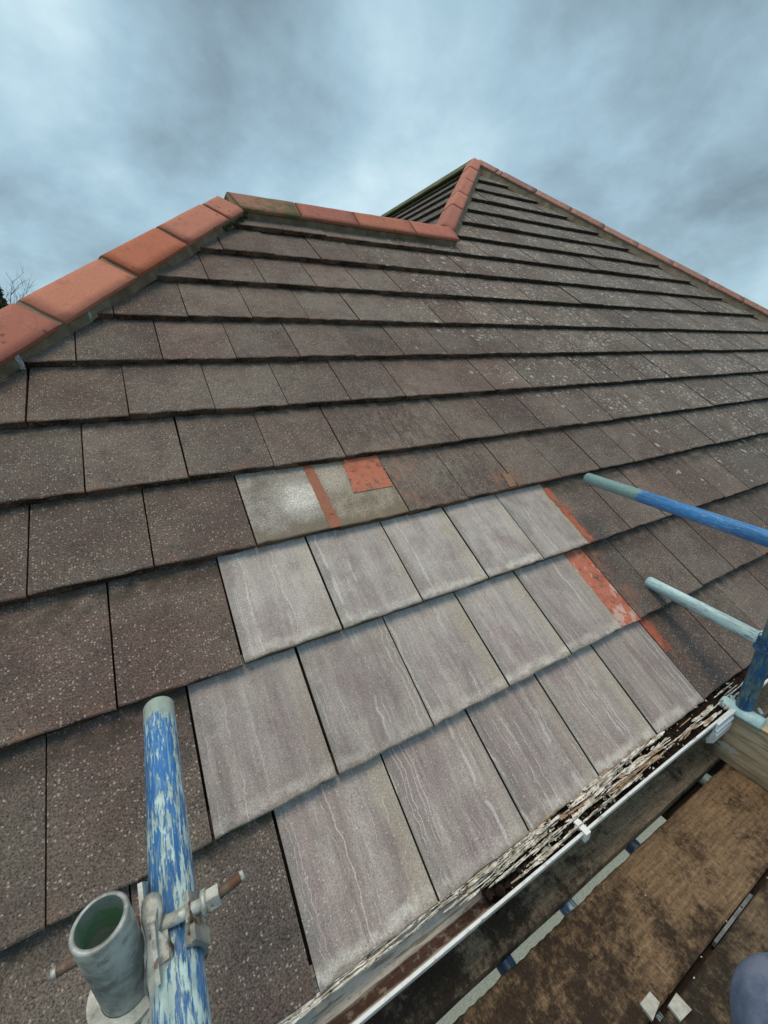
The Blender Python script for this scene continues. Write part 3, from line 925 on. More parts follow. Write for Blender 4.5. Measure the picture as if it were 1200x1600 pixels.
# moss tufts along mortar near the two apexes
bm = bmesh.new()
def tuft(bm_, c_, r, mi=0):
    res = bmesh.ops.create_icosphere(bm_, subdivisions=1, radius=r)
    for v_ in res['verts']:
        v_.co = Vector(c_) + v_.co * rng.uniform(0.6, 1.25)
        v_.co.z = c_[2] + (v_.co.z - c_[2]) * 0.65
    for v_ in res['verts']:
        for fc in v_.link_faces: fc.material_index = mi
d_, n_, l_ = hip_frame(1)
for i in range(70):
    tuft(bm, PU(-0.40, 3) + d_ * rng.uniform(0.30, 0.60) - l_ * 0 + l_ * rng.uniform(0.125, 0.150) + n_ * (-0.052 + rng.uniform(-0.01, 0.008)), rng.uniform(0.004, 0.012))
for i in range(60):
    tuft(bm, Ar + Vector((rng.uniform(0.02, 0.42), rng.uniform(-0.01, 0.06), rng.uniform(0.050, 0.070))), rng.uniform(0.004, 0.010))
mobj('moss', bm_mesh(bm, 'moss'), [MOSS], house, kind='stuff')

# galvanised hip clips poking out under the left hip tiles
CLIP = mat_zinc('bright clip metal', (0.55, 0.62, 0.66), 0.2, 0.4)
for cu, cv_ in ((-0.838, 2.243), (-1.062, 1.945)):
    bm = bmesh.new()
    P0 = PU(cu, cv_)
    pts = [(-0.012, 0.030, 0.036), (-0.008, 0.022, 0.040), (0.0, 0.010, 0.036), (0.008, 0.0, 0.026), (0.012, -0.006, 0.004), (0.010, -0.008, -0.018)]
    prev = None
    for a, bq, z in pts:
        c_ = P0 + FX * a + FY * bq + FZ * z
        cur = [bm.verts.new(c_ + FX * x + FZ * zz + FY * zz * 0.6) for x, zz in ((-0.008, 0), (0.008, 0), (0.008, 0.004), (-0.008, 0.004))]
        if prev:
            for j in range(4): bm.faces.new((prev[j], prev[(j + 1) % 4], cur[(j + 1) % 4], cur[j]))
        else: bm.faces.new(cur)
        prev = cur
    bm.faces.new(prev)
    mobj('hip_clip', bm_mesh(bm, 'hip_clip'), [CLIP], house)

# ---- gutter
bm = bmesh.new()
gc, gr_ = (-0.030, -0.022), 0.050
prof = []
for i in range(13):
    q_ = math.radians(180 + 180 * i / 12)
    prof.append((gc[0] + gr_ * math.cos(q_), gc[1] + gr_ * 1.3 * math.sin(q_)))
lip = [(gc[0] - gr_ + 0.002, gc[1] + 0.007), (gc[0] - gr_ - 0.0045, gc[1] + 0.007), (gc[0] - gr_ - 0.0050, gc[1] - 0.004)]
outer = lip[::-1]
inner_prof = [lip[0]] + prof
outer_prof = [lip[1], lip[2], (gc[0] - gr_ - 0.003, gc[1] - 0.012)] + [(gc[0] + (gr_ + 0.003) * math.cos(math.radians(180 + 180 * i / 12)), gc[1] + (gr_ * 1.3 + 0.003) * math.sin(math.radians(180 + 180 * i / 12))) for i in range(1, 13)]
loop = inner_prof + outer_prof[::-1]
nxs = 44
rings = []
for i in range(nxs + 1):
    x = -2.85 + 11.0 * i / nxs
    sag = 0.0015 * math.sin(x * 3.1)
    rings.append([bm.verts.new((x, y + sag, z + sag)) for y, z in loop])
for i in range(nxs):
    for j in range(len(loop)):
        bm.faces.new((rings[i][j], rings[i][(j + 1) % len(loop)], rings[i + 1][(j + 1) % len(loop)], rings[i + 1][j]))
bm.faces.new(rings[0][::-1]); bm.faces.new(rings[-1])
mt, k, b = material('gutter plastic', 0.4, 0.45)
p = k.pos(); zz = k.xyz(p)[2]
gy = k.m('ADD', k.xyz(p)[1], k.m('MULTIPLY', k.m('SUBTRACT', k.noise(k.v('MULTIPLY', p, (0.12, 1, 1)), 60, 5), 0.5), 0.018))
up = k.m('GREATER_THAN', k.xyz(k.n('ShaderNodeNewGeometry').outputs['Normal'])[2], -0.25)
inn = k.m('MULTIPLY', k.step(zz, -0.016, -0.024), up)
wet = k.m('MULTIPLY', k.m('MULTIPLY', k.step(gy, -0.060, -0.054), k.step(gy, -0.028, -0.036)), k.m('MULTIPLY', inn, 0.96))
streak = k.m('MULTIPLY', k.step(k.noise(k.v('MULTIPLY', p, (0.06, 1, 1)), 170, 4, 0.65), 0.50, 0.60), k.m('MULTIPLY', inn, 0.75))
dirt = k.m('MULTIPLY', inn, 0.45)
basec = k.mix(k.noise(p, 12, 4), (0.62, 0.66, 0.68), (0.80, 0.83, 0.84))
basec = k.mix(dirt, basec, (0.46, 0.40, 0.30))
basec = k.mix(streak, basec, (0.17, 0.12, 0.08))
basec = k.mix(wet, basec, (0.050, 0.020, 0.013))
sm = k.step(k.noise(k.v('MULTIPLY', p, (0.4, 1, 1)), 60, 5, 0.7), 0.60, 0.68)
basec = k.mix(k.m('MULTIPLY', sm, 0.8), basec, (0.075, 0.055, 0.040))
basec = k.mix(k.m('MULTIPLY', k.step(k.noise(p, 45, 5, 0.7), 0.50, 0.66), 0.5), basec, (0.40, 0.37, 0.32))
finish(k, b, basec)
gutter = mobj('gutter', bm_mesh(bm, 'gutter'), [mt], house)
for gx in (0.125, -0.95, 2.2, 3.3):
    bm = bmesh.new()
    add_box(bm, (gx, -0.084, -0.022), 0.018, 0.016, 0.030)
    add_box(bm, (gx, -0.066, -0.0105), 0.018, 0.026, 0.006)
    bevel(bm, 0.002, 1)
    o = mobj('gutter_bracket', bm_mesh(bm, 'gutter_bracket'), [UPVC], gutter)
# ribbed union sleeve beside the toe board
bm = bmesh.new()
for x0, x1, r_ in ((0.800, 0.921, 0.0045),):
    pf = [(-0.087, -0.006), (-0.093, -0.010), (-0.093, -0.026), (-0.0885, -0.030), (-0.0885, -0.036), (-0.095, -0.040), (-0.095, -0.052), (-0.089, -0.056), (-0.089, -0.062), (-0.095, -0.066), (-0.093, -0.100), (-0.075, -0.118), (-0.070, -0.10), (-0.079, -0.06), (-0.082, -0.02)]
    a_ = [bm.verts.new((x0 + (0.012 if z < -0.05 else 0), y, z)) for y, z in pf]
    b_ = [bm.verts.new((x1, y, z)) for y, z in pf]
    for i in range(len(pf)):
        j = (i + 1) % len(pf)
        bm.faces.new((a_[i], a_[j], b_[j], b_[i]))
    bm.faces.new(a_[::-1]); bm.faces.new(b_)
mobj('gutter_union', bm_mesh(bm, 'gutter_union'), [UPVC], gutter)

# ------------------------------------------------------------------ debris lying in the gutter
mt, k, b = material('peeling pale strips', 0.9, 0.2)
p = k.pos()
st = k.v('MULTIPLY', p, (0.22, 1, 1))
c = k.mix(k.step(k.noise(p, 34, 5, 0.65), 0.36, 0.64), (0.36, 0.335, 0.275), (0.80, 0.78, 0.71))
c = k.mix(k.step(k.noise(st, 210, 5, 0.7), 0.53, 0.60), c, (0.045, 0.035, 0.028))
c = k.mix(k.m('MULTIPLY', k.step(k.noise(p, 24, 4), 0.60, 0.70), 0.6), c, (0.20, 0.14, 0.10))
finish(k, b, c, k.noise(st, 160, 4), 0.8, 0.003)
STRIP = mt
SOIL = mat_simple('black gutter soil', (0.012, 0.008, 0.006), (0.040, 0.025, 0.017), 40, 0.95, 1.0, 0.6, 200, 0.2, 0.01)
BROWN = mat_simple('brown flakes', (0.20, 0.13, 0.085), (0.42, 0.31, 0.22), 50, 0.9, 0.5, 0.5, 160)
bm = bmesh.new()
# soil bed
nx, ny = 260, 6
grid = []
for i in range(nx + 1):
    x = -0.17 + 1.9 * i / nx
    row = []
    lev = -0.090 + 0.054 * max(0.0, min(1.0, (x + 0.17) / 0.10)) ** 0.5
    for j in range(ny + 1):
        y = -0.074 + 0.090 * j / ny
        z = lev + 0.016 * mnoise.noise(Vector((x * 22, y * 40, 3))) + 0.007 * mnoise.noise(Vector((x * 80, y * 90, 9))) + 0.010 * (j / ny)
        row.append(bm.verts.new((x, y, z)))
    grid.append(row)
for i in range(nx):
    for j in range(ny):
        fc = bm.faces.new((grid[i][j], grid[i + 1][j], grid[i + 1][j + 1], grid[i][j + 1])); fc.material_index = 1
def ribbon(bm_, x0, x1, y0, y1, z0, z1, wd, th, mi, seed, wig=0.003):
    r_ = random.Random(seed)
    n = max(3, int(abs(x1 - x0) / 0.012))
    ph = r_.uniform(0, 50)
    prev = None
    for i in range(n + 1):
        t_ = i / n
        x = x0 + (x1 - x0) * t_
        y = y0 + (y1 - y0) * t_ + wig * mnoise.noise(Vector((x * 9, ph, 0))) * 2 + wig * 0.6 * mnoise.noise(Vector((x * 60, ph, 5)))
        z = z0 + (z1 - z0) * t_ + wig * mnoise.noise(Vector((x * 14, ph, 20))) * 1.6
        ww = wd * (0.55 + 0.45 * abs(mnoise.noise(Vector((x * 25, ph, 40)))) * 2) * (1 if 0 < i < n else 0.4)
        tilt = 0.5 * mnoise.noise(Vector((x * 10, ph, 60)))
        dy, dzv = ww / 2 * math.cos(tilt), ww / 2 * math.sin(tilt)
        cur = [bm_.verts.new((x, y - dy, z - dzv)), bm_.verts.new((x, y + dy, z + dzv)), bm_.verts.new((x, y + dy, z + dzv + th)), bm_.verts.new((x, y - dy, z - dzv + th))]
        if prev:
            for j in range(4):
                fc = bm_.faces.new((prev[j], prev[(j + 1) % 4], cur[(j + 1) % 4], cur[j])); fc.material_index = mi
        else: bm_.faces.new(cur[::-1]).material_index = mi
        prev = cur
    bm_.faces.new(prev).material_index = mi
sd = 1
for x0, x1, y0, y1, wd, mi in ((-1.0, -0.16, -0.018, -0.018, 0.007, 0), (-0.95, -0.02, -0.026, -0.022, 0.006, 0),
                               (-0.30, 0.02, -0.031, -0.028, 0.005, 0), (-0.24, 0.0, -0.024, -0.022, 0.007, 0), (-0.26, -0.04, -0.038, -0.034, 0.005, 0),
                               (-0.20, 0.04, -0.022, -0.020, 0.006, 0), (-0.18, 0.05, -0.047, -0.043, 0.004, 0), (-0.12, 0.06, -0.033, -0.030, 0.007, 0),
                               (-0.06, 0.34, -0.050, -0.047, 0.004, 0), (0.0, 0.10, -0.026, -0.024, 0.009, 0), (0.28, 0.56, -0.054, -0.046, 0.006, 2),
                               (0.26, 0.50, -0.062, -0.058, 0.004, 2), (0.34, 0.60, -0.040, -0.036, 0.005, 0), (0.26, 0.38, -0.023, -0.022, 0.006, 0),
                               (0.38, 0.55, -0.020, -0.022, 0.009, 0), (0.24, 0.34, -0.030, -0.024, 0.005, 0),
                               (0.55, 1.25, -0.050, -0.048, 0.0035, 0), (0.62, 0.74, -0.060, -0.058, 0.005, 2), (-1.0, -0.12, -0.011, -0.012, 0.006, 0),
                               (0.05, 0.33, -0.066, -0.064, 0.004, 0)):
    lev = -0.040 + 0.018 * max(0.0, min(1.0, ((x0 + x1) / 2 + 0.35) / 0.5))
    for rep in range(2):
        ribbon(bm, x0 + rep * 0.02, x1 - rep * 0.04, y0 - rep * 0.004, y1 + rep * 0.003, lev + 0.012 + rep * 0.003 + (0.010 if y0 > -0.03 else 0), lev + 0.012 + rep * 0.003 + (0.010 if y1 > -0.03 else 0), wd * (1 - 0.4 * rep), 0.002, mi, sd)
        sd += 1
for i in range(150):
    x = rng.uniform(-0.16, 1.0)
    y = rng.uniform(-0.068, -0.008)
    lev = -0.044 + 0.018 * max(0.0, min(1.0, (x + 0.35) / 0.5)) + 0.012 * ((y + 0.074) / 0.09)
    L_ = rng.uniform(0.02, 0.15)
    dens = 1.0 if x < 0.5 else 0.35
    if rng.random() > dens: continue
    z_ = lev + rng.uniform(0.006, 0.014)
    ribbon(bm, x, x + L_, y, y + rng.uniform(-0.003, 0.003), z_, z_ + rng.uniform(-0.004, 0.004), rng.uniform(0.003, 0.012), 0.0016, rng.choice((0, 0, 0, 0, 2)), 500 + i, 0.0015)
for i in range(420):
    x = rng.triangular(-0.16, 1.1, 0.10) if i % 3 else rng.uniform(-0.15, 1.2)
    if x > 0.55 and rng.random() < 0.6: continue
    y = rng.uniform(-0.072, -0.006)
    lev = -0.046 + 0.018 * max(0.0, min(1.0, (x + 0.35) / 0.5)) + 0.010 * ((y + 0.074) / 0.09)
    sz = rng.uniform(0.0012, 0.0045)
    q_ = rng.gauss(0, 0.5)
    ax = (Vector((math.cos(q_), math.sin(q_), rng.uniform(-.4, .4))).normalized(), Vector((-math.sin(q_), math.cos(q_), rng.uniform(-.4, .4))).normalized(), Vector((0, 0, 1)))
    add_box(bm, (x, y, lev + rng.uniform(0.004, 0.014)), sz * rng.uniform(1.2, 3.0), sz, sz * rng.uniform(0.3, 0.7), ax, rng.choice((0, 0, 1, 1, 1, 2)), jit=sz * 0.3)
for i in range(26):
    tuft(bm, (rng.gauss(-0.155, 0.02), rng.uniform(-0.062, -0.015), -0.058 + rng.uniform(0, 0.026)), rng.uniform(0.006, 0.014), 1)
for i in range(60):
    x = rng.choice((rng.gauss(0.05, 0.05), rng.gauss(0.14, 0.05), rng.gauss(0.30, 0.08)))
    tuft(bm, (x, rng.uniform(-0.060, -0.016), -0.018 + rng.uniform(-0.004, 0.006)), rng.uniform(0.003, 0.009), rng.choice((0, 1, 1)))
mobj('debris', bm_mesh(bm, 'debris'), [STRIP, SOIL, BROWN], label='pale peeling strips, flakes and black soil choking the white gutter', cat='debris', kind='stuff')

# ------------------------------------------------------------------ scaffold boards
ZB = -0.25
B1 = mat_board('inner board timber', (0.250, 0.185, 0.125), (0.036, 0.025, 0.018), 0.07)
B2 = mat_board('mouldy board timber', (0.200, 0.138, 0.085), (0.030, 0.022, 0.017), 0.07)
B3 = mat_board('dark board timber', (0.150, 0.112, 0.074), (0.024, 0.020, 0.016), 0.12)
TIMB = None
def board(x0, x1, y0, y1, mats, label, seed, rag=0.0):
    bm_ = bmesh.new()
    n = 260
    rows = []
    for i in range(n + 1):
        x = x0 + (x1 - x0) * i / n
        jag = 0
        if rag:
            jag = rag * (0.5 + 0.5 * mnoise.noise(Vector((x * 14, seed, 0)))) + rag * 0.7 * ((x * 38 + 0.3 * mnoise.noise(Vector((x * 60, seed, 2)))) % 1.0) * max(0.0, min(1.0, (0.55 - x) / 0.6))
        e1 = 0.0015 * mnoise.noise(Vector((x * 6, seed, 7)))
        zz_ = 0.0015 * mnoise.noise(Vector((x * 3, seed, 11)))
        yy1 = y1 - jag + e1
        rows.append([bm_.verts.new((x, y0 + e1, ZB - 0.004 + zz_)), bm_.verts.new((x, y0 + 0.004 + e1, ZB + zz_)), bm_.verts.new((x, yy1 - 0.004, ZB + zz_)), bm_.verts.new((x, yy1, ZB - 0.004 + zz_)),
                     bm_.verts.new((x, y1 + e1 - jag * 0.7, ZB - 0.038)), bm_.verts.new((x, y0 + e1, ZB - 0.038))])
    for i in range(n):
        for j in range(6):
            bm_.faces.new((rows[i][j], rows[i][(j + 1) % 6], rows[i + 1][(j + 1) % 6], rows[i + 1][j]))
    bm_.faces.new(rows[0][::-1]); bm_.faces.new(rows[-1])
    return mobj('scaffold_board', bm_mesh(bm_, 'scaffold_board'), [mats], label=label, cat='scaffold board', group='boards of the scaffold platform')
board(-2.2, 1.60, -0.091, 0.112, B1, 'narrow-looking brown scaffold board right under the gutter edge', 1)
board(-2.2, 1.58, -0.334, -0.113, B2, 'wide mould-blackened scaffold board between the two gaps, splintered along its inner edge', 2, rag=0.006)
board(-2.2, 1.62, -0.575, -0.346, B3, 'darkest scaffold board, in the bottom right corner behind the denim knee', 3)
board(-2.2, 1.61, -0.810, -0.587, B3, 'outermost scaffold board, just beyond the picture edge', 4)

# transoms under the boards
BARE = (0.30, 0.47, 0.50)
BLUE = (0.026, 0.145, 0.39)
P_A = mat_paint('flaking blue paint', BLUE, (0.42, 0.58, 0.58), 0.50, 0.040, (0.34, 0.43, 0.39))
P_B = mat_paint('bright blue paint', (0.028, 0.190, 0.50), (0.33, 0.50, 0.52), 0.10, 0.27, (0.20, 0.33, 0.33))
P_C = mat_paint('pale blue paint', (0.52, 0.74, 0.76), (0.05, 0.11, 0.15), 0.22, 0.01, (0.36, 0.58, 0.60))
P_D = mat_paint('dark blue paint', (0.012, 0.105, 0.26), (0.13, 0.21, 0.20), 0.42, 0.01, BLUE)
P_T = mat_paint('dull navy paint', (0.010, 0.055, 0.15), (0.10, 0.16, 0.18), 0.3, 0.01, BLUE)
GALV = mat_zinc('galvanised tube', (0.36, 0.385, 0.37), 0.3, 0.5, 0.0, 0.30, 0.9)
mt, k, b = material('tube interior', 0.7, 0.3)
p = k.pos()
finish(k, b, k.mix(k.step(k.noise(p, 30, 4), 0.45, 0.62), (0.060, 0.095, 0.10), (0.025, 0.085, 0.05)), k.noise(p, 120, 3), 0.3)
INSIDE = mt

def tube(name, far, near, mats, label, cat, group=None, r=0.02415, wall=0.0036, seg=48, inner=None, part=None):
    """hollow scaffold tube whose local Z runs from its far end to its near end"""
    far, near = Vector(far), Vector(near)
    L = (near - far).length
    bm_ = bmesh.new()
    n = 20
    def ring(z, rr): return [bm_.verts.new((rr * math.cos(2 * math.pi * i / seg), rr * math.sin(2 * math.pi * i / seg), z)) for i in range(seg)]
    prof_ = [(0.0, r - wall)] + [(0.0, r - 0.0016), (0.0008, r - 0.0005), (0.0020, r)] + [(L * i / n, r * (1 + 0.004 * math.sin(i * 2.1))) for i in range(1, n)] + [(L - 0.0020, r), (L - 0.0008, r - 0.0005), (L, r - 0.0016), (L, r - wall)]
    rs = [ring(z, rr) for z, rr in prof_]
    for a in range(len(rs)):
        bq = (a + 1) % len(rs)
        for i in range(seg):
            fc = bm_.faces.new((rs[a][i], rs[a][(i + 1) % seg], rs[bq][(i + 1) % seg], rs[bq][i]))
            fc.smooth = True
            if bq == 0 and inner: fc.material_index = 1
    me = bm_mesh(bm_, name, True)
    x, y, a = frame_of(near - far)
    m4 = Matrix.Identity(4)
    for i in range(3):
        m4[i][0], m4[i][1], m4[i][2] = x[i], y[i], a[i]
    m4.translation = far
    return mobj(name, me, [mats] + ([inner] if inner else []), part, m4, label=label, cat=cat, group=group)

for tx, lab, pm in ((-0.135, 'navy transom tube crossing the board gap nearest the bottom of the picture', P_T),
                    (0.105, 'pale blue flaking transom tube crossing the middle of the board gap', P_A),
                    (0.415, 'dark blue transom tube under the inner board by the dark round stain', P_T),
                    (0.86, 'transom tube half hidden under the boards beside the toe board', P_C)):
    tube('transom_tube', (tx, 0.10, -0.3128), (tx + 0.01, -1.2, -0.3128), pm, lab, 'scaffold tube', 'transoms under the boards')
bm = bmesh.new()
add_box(bm, (0.98, -0.10, -0.345), 0.70, 0.30, 0.025)  # dark sheet added beneath the inner gap so its end reads black
mobj('gap_darkener', bm_mesh(bm, 'gap_darkener'), [mat_simple('gap darkening timber', (0.020, 0.014, 0.010), (0.04, 0.028, 0.02), 14)], label='added dark timber sheet under the scaffold boards, blackening the gap by the toe board', cat='timber')
bm = bmesh.new()
add_box(bm, (0.50, -0.335, -0.3001), 1.9, 0.11, 0.020)  # added strip hiding the pale ground, stands in for shade in the outer gap
mobj('gap_darkener', bm_mesh(bm, 'gap_darkener'), [bpy.data.materials['gap darkening timber']], label='added dark timber strip closing the outer gap from below to keep it dark, behind the grey batten', cat='timber')
# batten and dirt lying in the outer gap
bm = bmesh.new()
add_box(bm, (0.442, -0.3405, -0.262), 0.20, 0.008, 0.020, jit=0.001)
BATT = mat_simple('grey batten', (0.11, 0.12, 0.13), (0.22, 0.23, 0.24), 30, 0.9)
mobj('batten', bm_mesh(bm, 'batten'), [BATT], label='thin grey batten wedged in the outer gap between scaffold boards', cat='batten')
bm = bmesh.new()
for i in range(10):
    x = rng.uniform(0.12, 0.7)
    add_box(bm, (x, -0.340 + rng.uniform(-0.008, 0.008), ZB - 0.002 + rng.uniform(0, 0.003)), rng.uniform(0.002, 0.007), rng.uniform(0.002, 0.004), 0.002, mi=rng.choice((0, 1, 1)), jit=0.0012)
for i in range(50):
    add_box(bm, (rng.uniform(-0.2, 0.9), rng.uniform(-0.55, -0.12), ZB + 0.002), rng.uniform(0.0015, 0.004), rng.uniform(0.001, 0.003), 0.0015, mi=rng.choice((0, 1, 1)), jit=0.001)
mobj('grit', bm_mesh(bm, 'grit'), [STRIP, SOIL], label='small flakes and grit scattered over the scaffold boards', cat='grit', kind='stuff')
# two pale chips beside the outer gap
CHIP = mat_simple('pale timber chip', (0.36, 0.37, 0.33), (0.50, 0.51, 0.47), 40, 0.9, 0.5, 0.35, 120)
for pts, lab in ((((0.064, -0.309), (0.103, -0.309), (0.103, -0.331), (0.062, -0.338)), 'pale square chip on the inner side of the outer board gap'),
                 (((0.117, -0.342), (0.153, -0.342), (0.155, -0.372), (0.116, -0.370)), 'pale square chip across the gap from its twin, nearer the denim knee')):
    bm = bmesh.new()
    a_ = [bm.verts.new((x, y, ZB + 0.002)) for x, y in pts]
    b_ = [bm.verts.new((x + rng.uniform(-.001, .001), y + rng.uniform(-.001, .001), ZB + 0.011)) for x, y in pts]
    bm.faces.new(a_[::-1]); bm.faces.new(b_)
    for i in range(4):
        j = (i + 1) % 4
        bm.faces.new((a_[i], a_[j], b_[j], b_[i]))
    bevel(bm, 0.002, 1)
    mobj('wood_chip', bm_mesh(bm, 'wood_chip'), [CHIP], label=lab, cat='chip', group='pale chips on the boards')

# toe board on edge at the right
mt, k, b = material('toe board timber', 0.85, 0.25)
p = k.pos()
st = k.v('MULTIPLY', p, (1, 0.08, 1))
gr1 = k.noise(st, 60, 5, 0.6, 0.6)
c = k.mix(k.step(gr1, 0.33, 0.66), (0.360, 0.275, 0.170), (0.560, 0.455, 0.310))
c = k.mix(k.m('MULTIPLY', k.step(k.noise(st, 160, 4), 0.58, 0.66), 0.6), c, (0.07, 0.045, 0.028))
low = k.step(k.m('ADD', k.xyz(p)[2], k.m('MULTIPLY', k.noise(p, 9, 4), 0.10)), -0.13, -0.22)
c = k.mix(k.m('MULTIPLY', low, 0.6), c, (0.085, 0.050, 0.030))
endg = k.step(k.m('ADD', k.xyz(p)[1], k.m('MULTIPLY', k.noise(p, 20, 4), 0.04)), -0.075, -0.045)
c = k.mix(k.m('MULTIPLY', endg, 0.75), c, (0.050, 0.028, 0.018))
dv = k.v('LENGTH', k.v('MULTIPLY', k.v('SUBTRACT', p, (0.93, -0.105, -0.182)), (0.2, 0.55, 1.2)))
splash = k.m('MULTIPLY', k.step(k.m('ADD', dv, k.m('MULTIPLY', k.m('SUBTRACT', k.noise(p, 70, 4), 0.5), 0.03)), 0.018, 0.012), 0.9)
c = k.mix(splash, c, (0.52, 0.50, 0.42))
c = k.mix(k.step(k.xyz(p)[2], -0.0345, -0.0325), c, (0.62, 0.47, 0.30))
finish(k, b, c, gr1, 0.4, 0.003)
bm = bmesh.new()
add_box(bm, (0.9515, -0.625, -0.1395), 0.038, 1.16, 0.215)
bevel(bm, 0.0025, 2)
mobj('toe_board', bm_mesh(bm, 'toe_board'), [mt], label='brown timber toe board standing on edge at the right end of the platform', cat='toe board')

# ------------------------------------------------------------------ guard rails, posts and couplers
rail_a = tube('guard_rail', (-0.7535, 0.238, 0.590), (-0.728, -1.0, 0.583), P_A, 'flaking blue and white guard rail tube rising from the bottom left of the picture', 'scaffold tube', 'guard rail tubes')
rail_b = tube('guard_rail', (0.965, 0.637, 0.650), (0.735, -0.605, 0.650), P_B, 'bright blue guard rail tube with a grey green end, upper one at the right', 'scaffold tube', 'guard rail tubes')
rail_c = tube('guard_rail', (1.049, 0.336, 0.250), (0.960, -0.300, 0.250), P_C, 'pale blue guard rail tube, lower one at the right', 'scaffold tube', 'guard rail tubes')
post_e = tube('scaffold_post', (-0.795, -0.120, 0.677), (-0.795, -0.120, ZB + 0.002), GALV, 'open topped grey galvanised scaffold post at the bottom left', 'scaffold post', 'scaffold posts', wall=0.0045, inner=INSIDE)
post_d = tube('scaffold_post', (0.975, -0.098, 0.95), (0.957, -0.100, -0.005), P_D, 'dark blue scaffold post standing on the toe board at the right edge', 'scaffold post', 'scaffold posts')

ZN = mat_zinc('coupler zinc', (0.38, 0.40, 0.37), 0.35, 0.48, 0.10, 0.5)
ZW = mat_zinc('pale coupler zinc', (0.52, 0.56, 0.53), 0.2, 0.5, 0.0, 0.75)
RUST = mat_zinc('rusty thread', (0.16, 0.115, 0.085), 0.3, 0.7, 0.35, 0.2)

cp = empty('scaffold_coupler', (-0.770, -0.125, 0.50), 'weathered zinc double coupler clamping the galvanised post to the flaking blue rail', 'coupler', 'scaffold couplers')
AX = Vector((0.0205, -0.9998, -0.0057))
ac = Vector((-0.746, -0.128, 0.5883))          # rail axis under the clamp
# saddle and band on the rail
bm = bmesh.new()
add_arc(bm, ac, AX, 0.0246, 0.0300, 0.040, 95, 265, 16, ref=(1, 0, 0))
bevel(bm, 0.0012, 1)
mobj('saddle', bm_mesh(bm, 'saddle', False), [ZN], cp)
bm = bmesh.new()
add_arc(bm, ac, AX, 0.0246, 0.0290, 0.034, -75, 62, 18, ref=(1, 0, 0))
# turned-out ears that take the bolt
add_box(bm, ac + Vector((0.022, 0.010, 0.029)), 0.005, 0.030, 0.022, (Vector((0.9, 0, 0.4)).normalized(), Vector((0, 1, 0)), Vector((-0.4, 0, 0.9)).normalized()))
add_box(bm, ac + Vector((0.026, -0.014, 0.024)), 0.005, 0.016, 0.026, (Vector((0.9, 0, 0.4)).normalized(), Vector((0, 1, 0)), Vector((-0.4, 0, 0.9)).normalized()))
bevel(bm, 0.0012, 1)
mobj('flap', bm_mesh(bm, 'flap'), [ZN], cp)
# swing bolt over the rail, its nut and rusty thread
bm = bmesh.new()
add_rod(bm, (-0.7585, -0.116, 0.617), (-0.712, -0.122, 0.622), 0.0062, 12)
add_rod(bm, (-0.7620, -0.128, 0.615), (-0.7600, -0.102, 0.617), 0.0078, 10)
bolt = mobj('swing_bolt', bm_mesh(bm, 'swing_bolt'), [ZW], cp)
bm = bmesh.new()
add_rod(bm, (-0.714, -0.1217, 0.622), (-0.709, -0.122, 0.6225), 0.0125, 16)
add_rod(bm, (-0.709, -0.122, 0.6225), (-0.696, -0.1225, 0.624), 0.0110, 6)
bevel(bm, 0.0008, 1)
mobj('nut', bm_mesh(bm, 'nut'), [ZN], bolt)
bm = bmesh.new()
add_rod(bm, (-0.697, -0.1225, 0.624), (-0.674, -0.1190, 0.6260), 0.0056, 12, ridges=9)
add_rod(bm, (-0.6742, -0.1190, 0.6260), (-0.6700, -0.1184, 0.6263), 0.0055, 12, 1, 0.0045)
mobj('thread', bm_mesh(bm, 'thread'), [RUST, ZW], bolt)
# forged body between the two tubes: hook, waist and foot
def blob_chain(bm_, pts):
    """lofted elliptical chain: (centre, rx, ry) rings, capped"""
    prev = None
    for c_, rx, ry, ax1, ax2 in pts:
        cur = [bm_.verts.new(Vector(c_) + Vector(ax1) * rx * math.cos(2 * math.pi * i / 12) + Vector(ax2) * ry * math.sin(2 * math.pi * i / 12)) for i in range(12)]
        if prev:
            for i in range(12):
                fc = bm_.faces.new((prev[i], prev[(i + 1) % 12], cur[(i + 1) % 12], cur[i])); fc.smooth = True
        else:
            bm_.faces.new(cur[::-1])
        prev = cur
    bm_.faces.new(prev)
bm = bmesh.new()
x1, y1 = (1, 0, 0), (0, 0.75, 0.66)
SH = Vector((0.004, -0.010, 0.017))
def bc(x, y, z, rx, ry): return (Vector((x, y, z)) + SH, rx * 0.86, ry * 0.86, x1, y1)
blob_chain(bm, [bc(-0.7640, -0.088, 0.622, 0.005, 0.004), bc(-0.7635, -0.092, 0.620, 0.011, 0.009), bc(-0.7640, -0.102, 0.613, 0.012, 0.011), bc(-0.7655, -0.116, 0.606, 0.0065, 0.008),
                bc(-0.7600, -0.130, 0.599, 0.014, 0.012), bc(-0.7620, -0.142, 0.592, 0.014, 0.012), bc(-0.7680, -0.154, 0.584, 0.006, 0.008), bc(-0.7700, -0.163, 0.575, 0.006, 0.008),
                bc(-0.7720, -0.172, 0.566, 0.012, 0.010), bc(-0.7725, -0.178, 0.560, 0.010, 0.008), bc(-0.773, -0.182, 0.556, 0.004, 0.004)])
add_arc(bm, Vector((-0.7600, -0.112, 0.6175)) + SH * 0.4, (1, -0.15, 0.1), 0.0068, 0.0125, 0.008, 0, 359.9, 18, ref=(0, 0, 1))
add_box(bm, Vector((-0.7625, -0.128, 0.6015)) + SH, 0.004, 0.046, 0.024, (Vector((1, 0, 0)), Vector((0, 0.85, 0.5)).normalized(), Vector((0, -0.5, 0.85)).normalized()))
mobj('body', bm_mesh(bm, 'body'), [ZN], cp)
bm = bmesh.new()
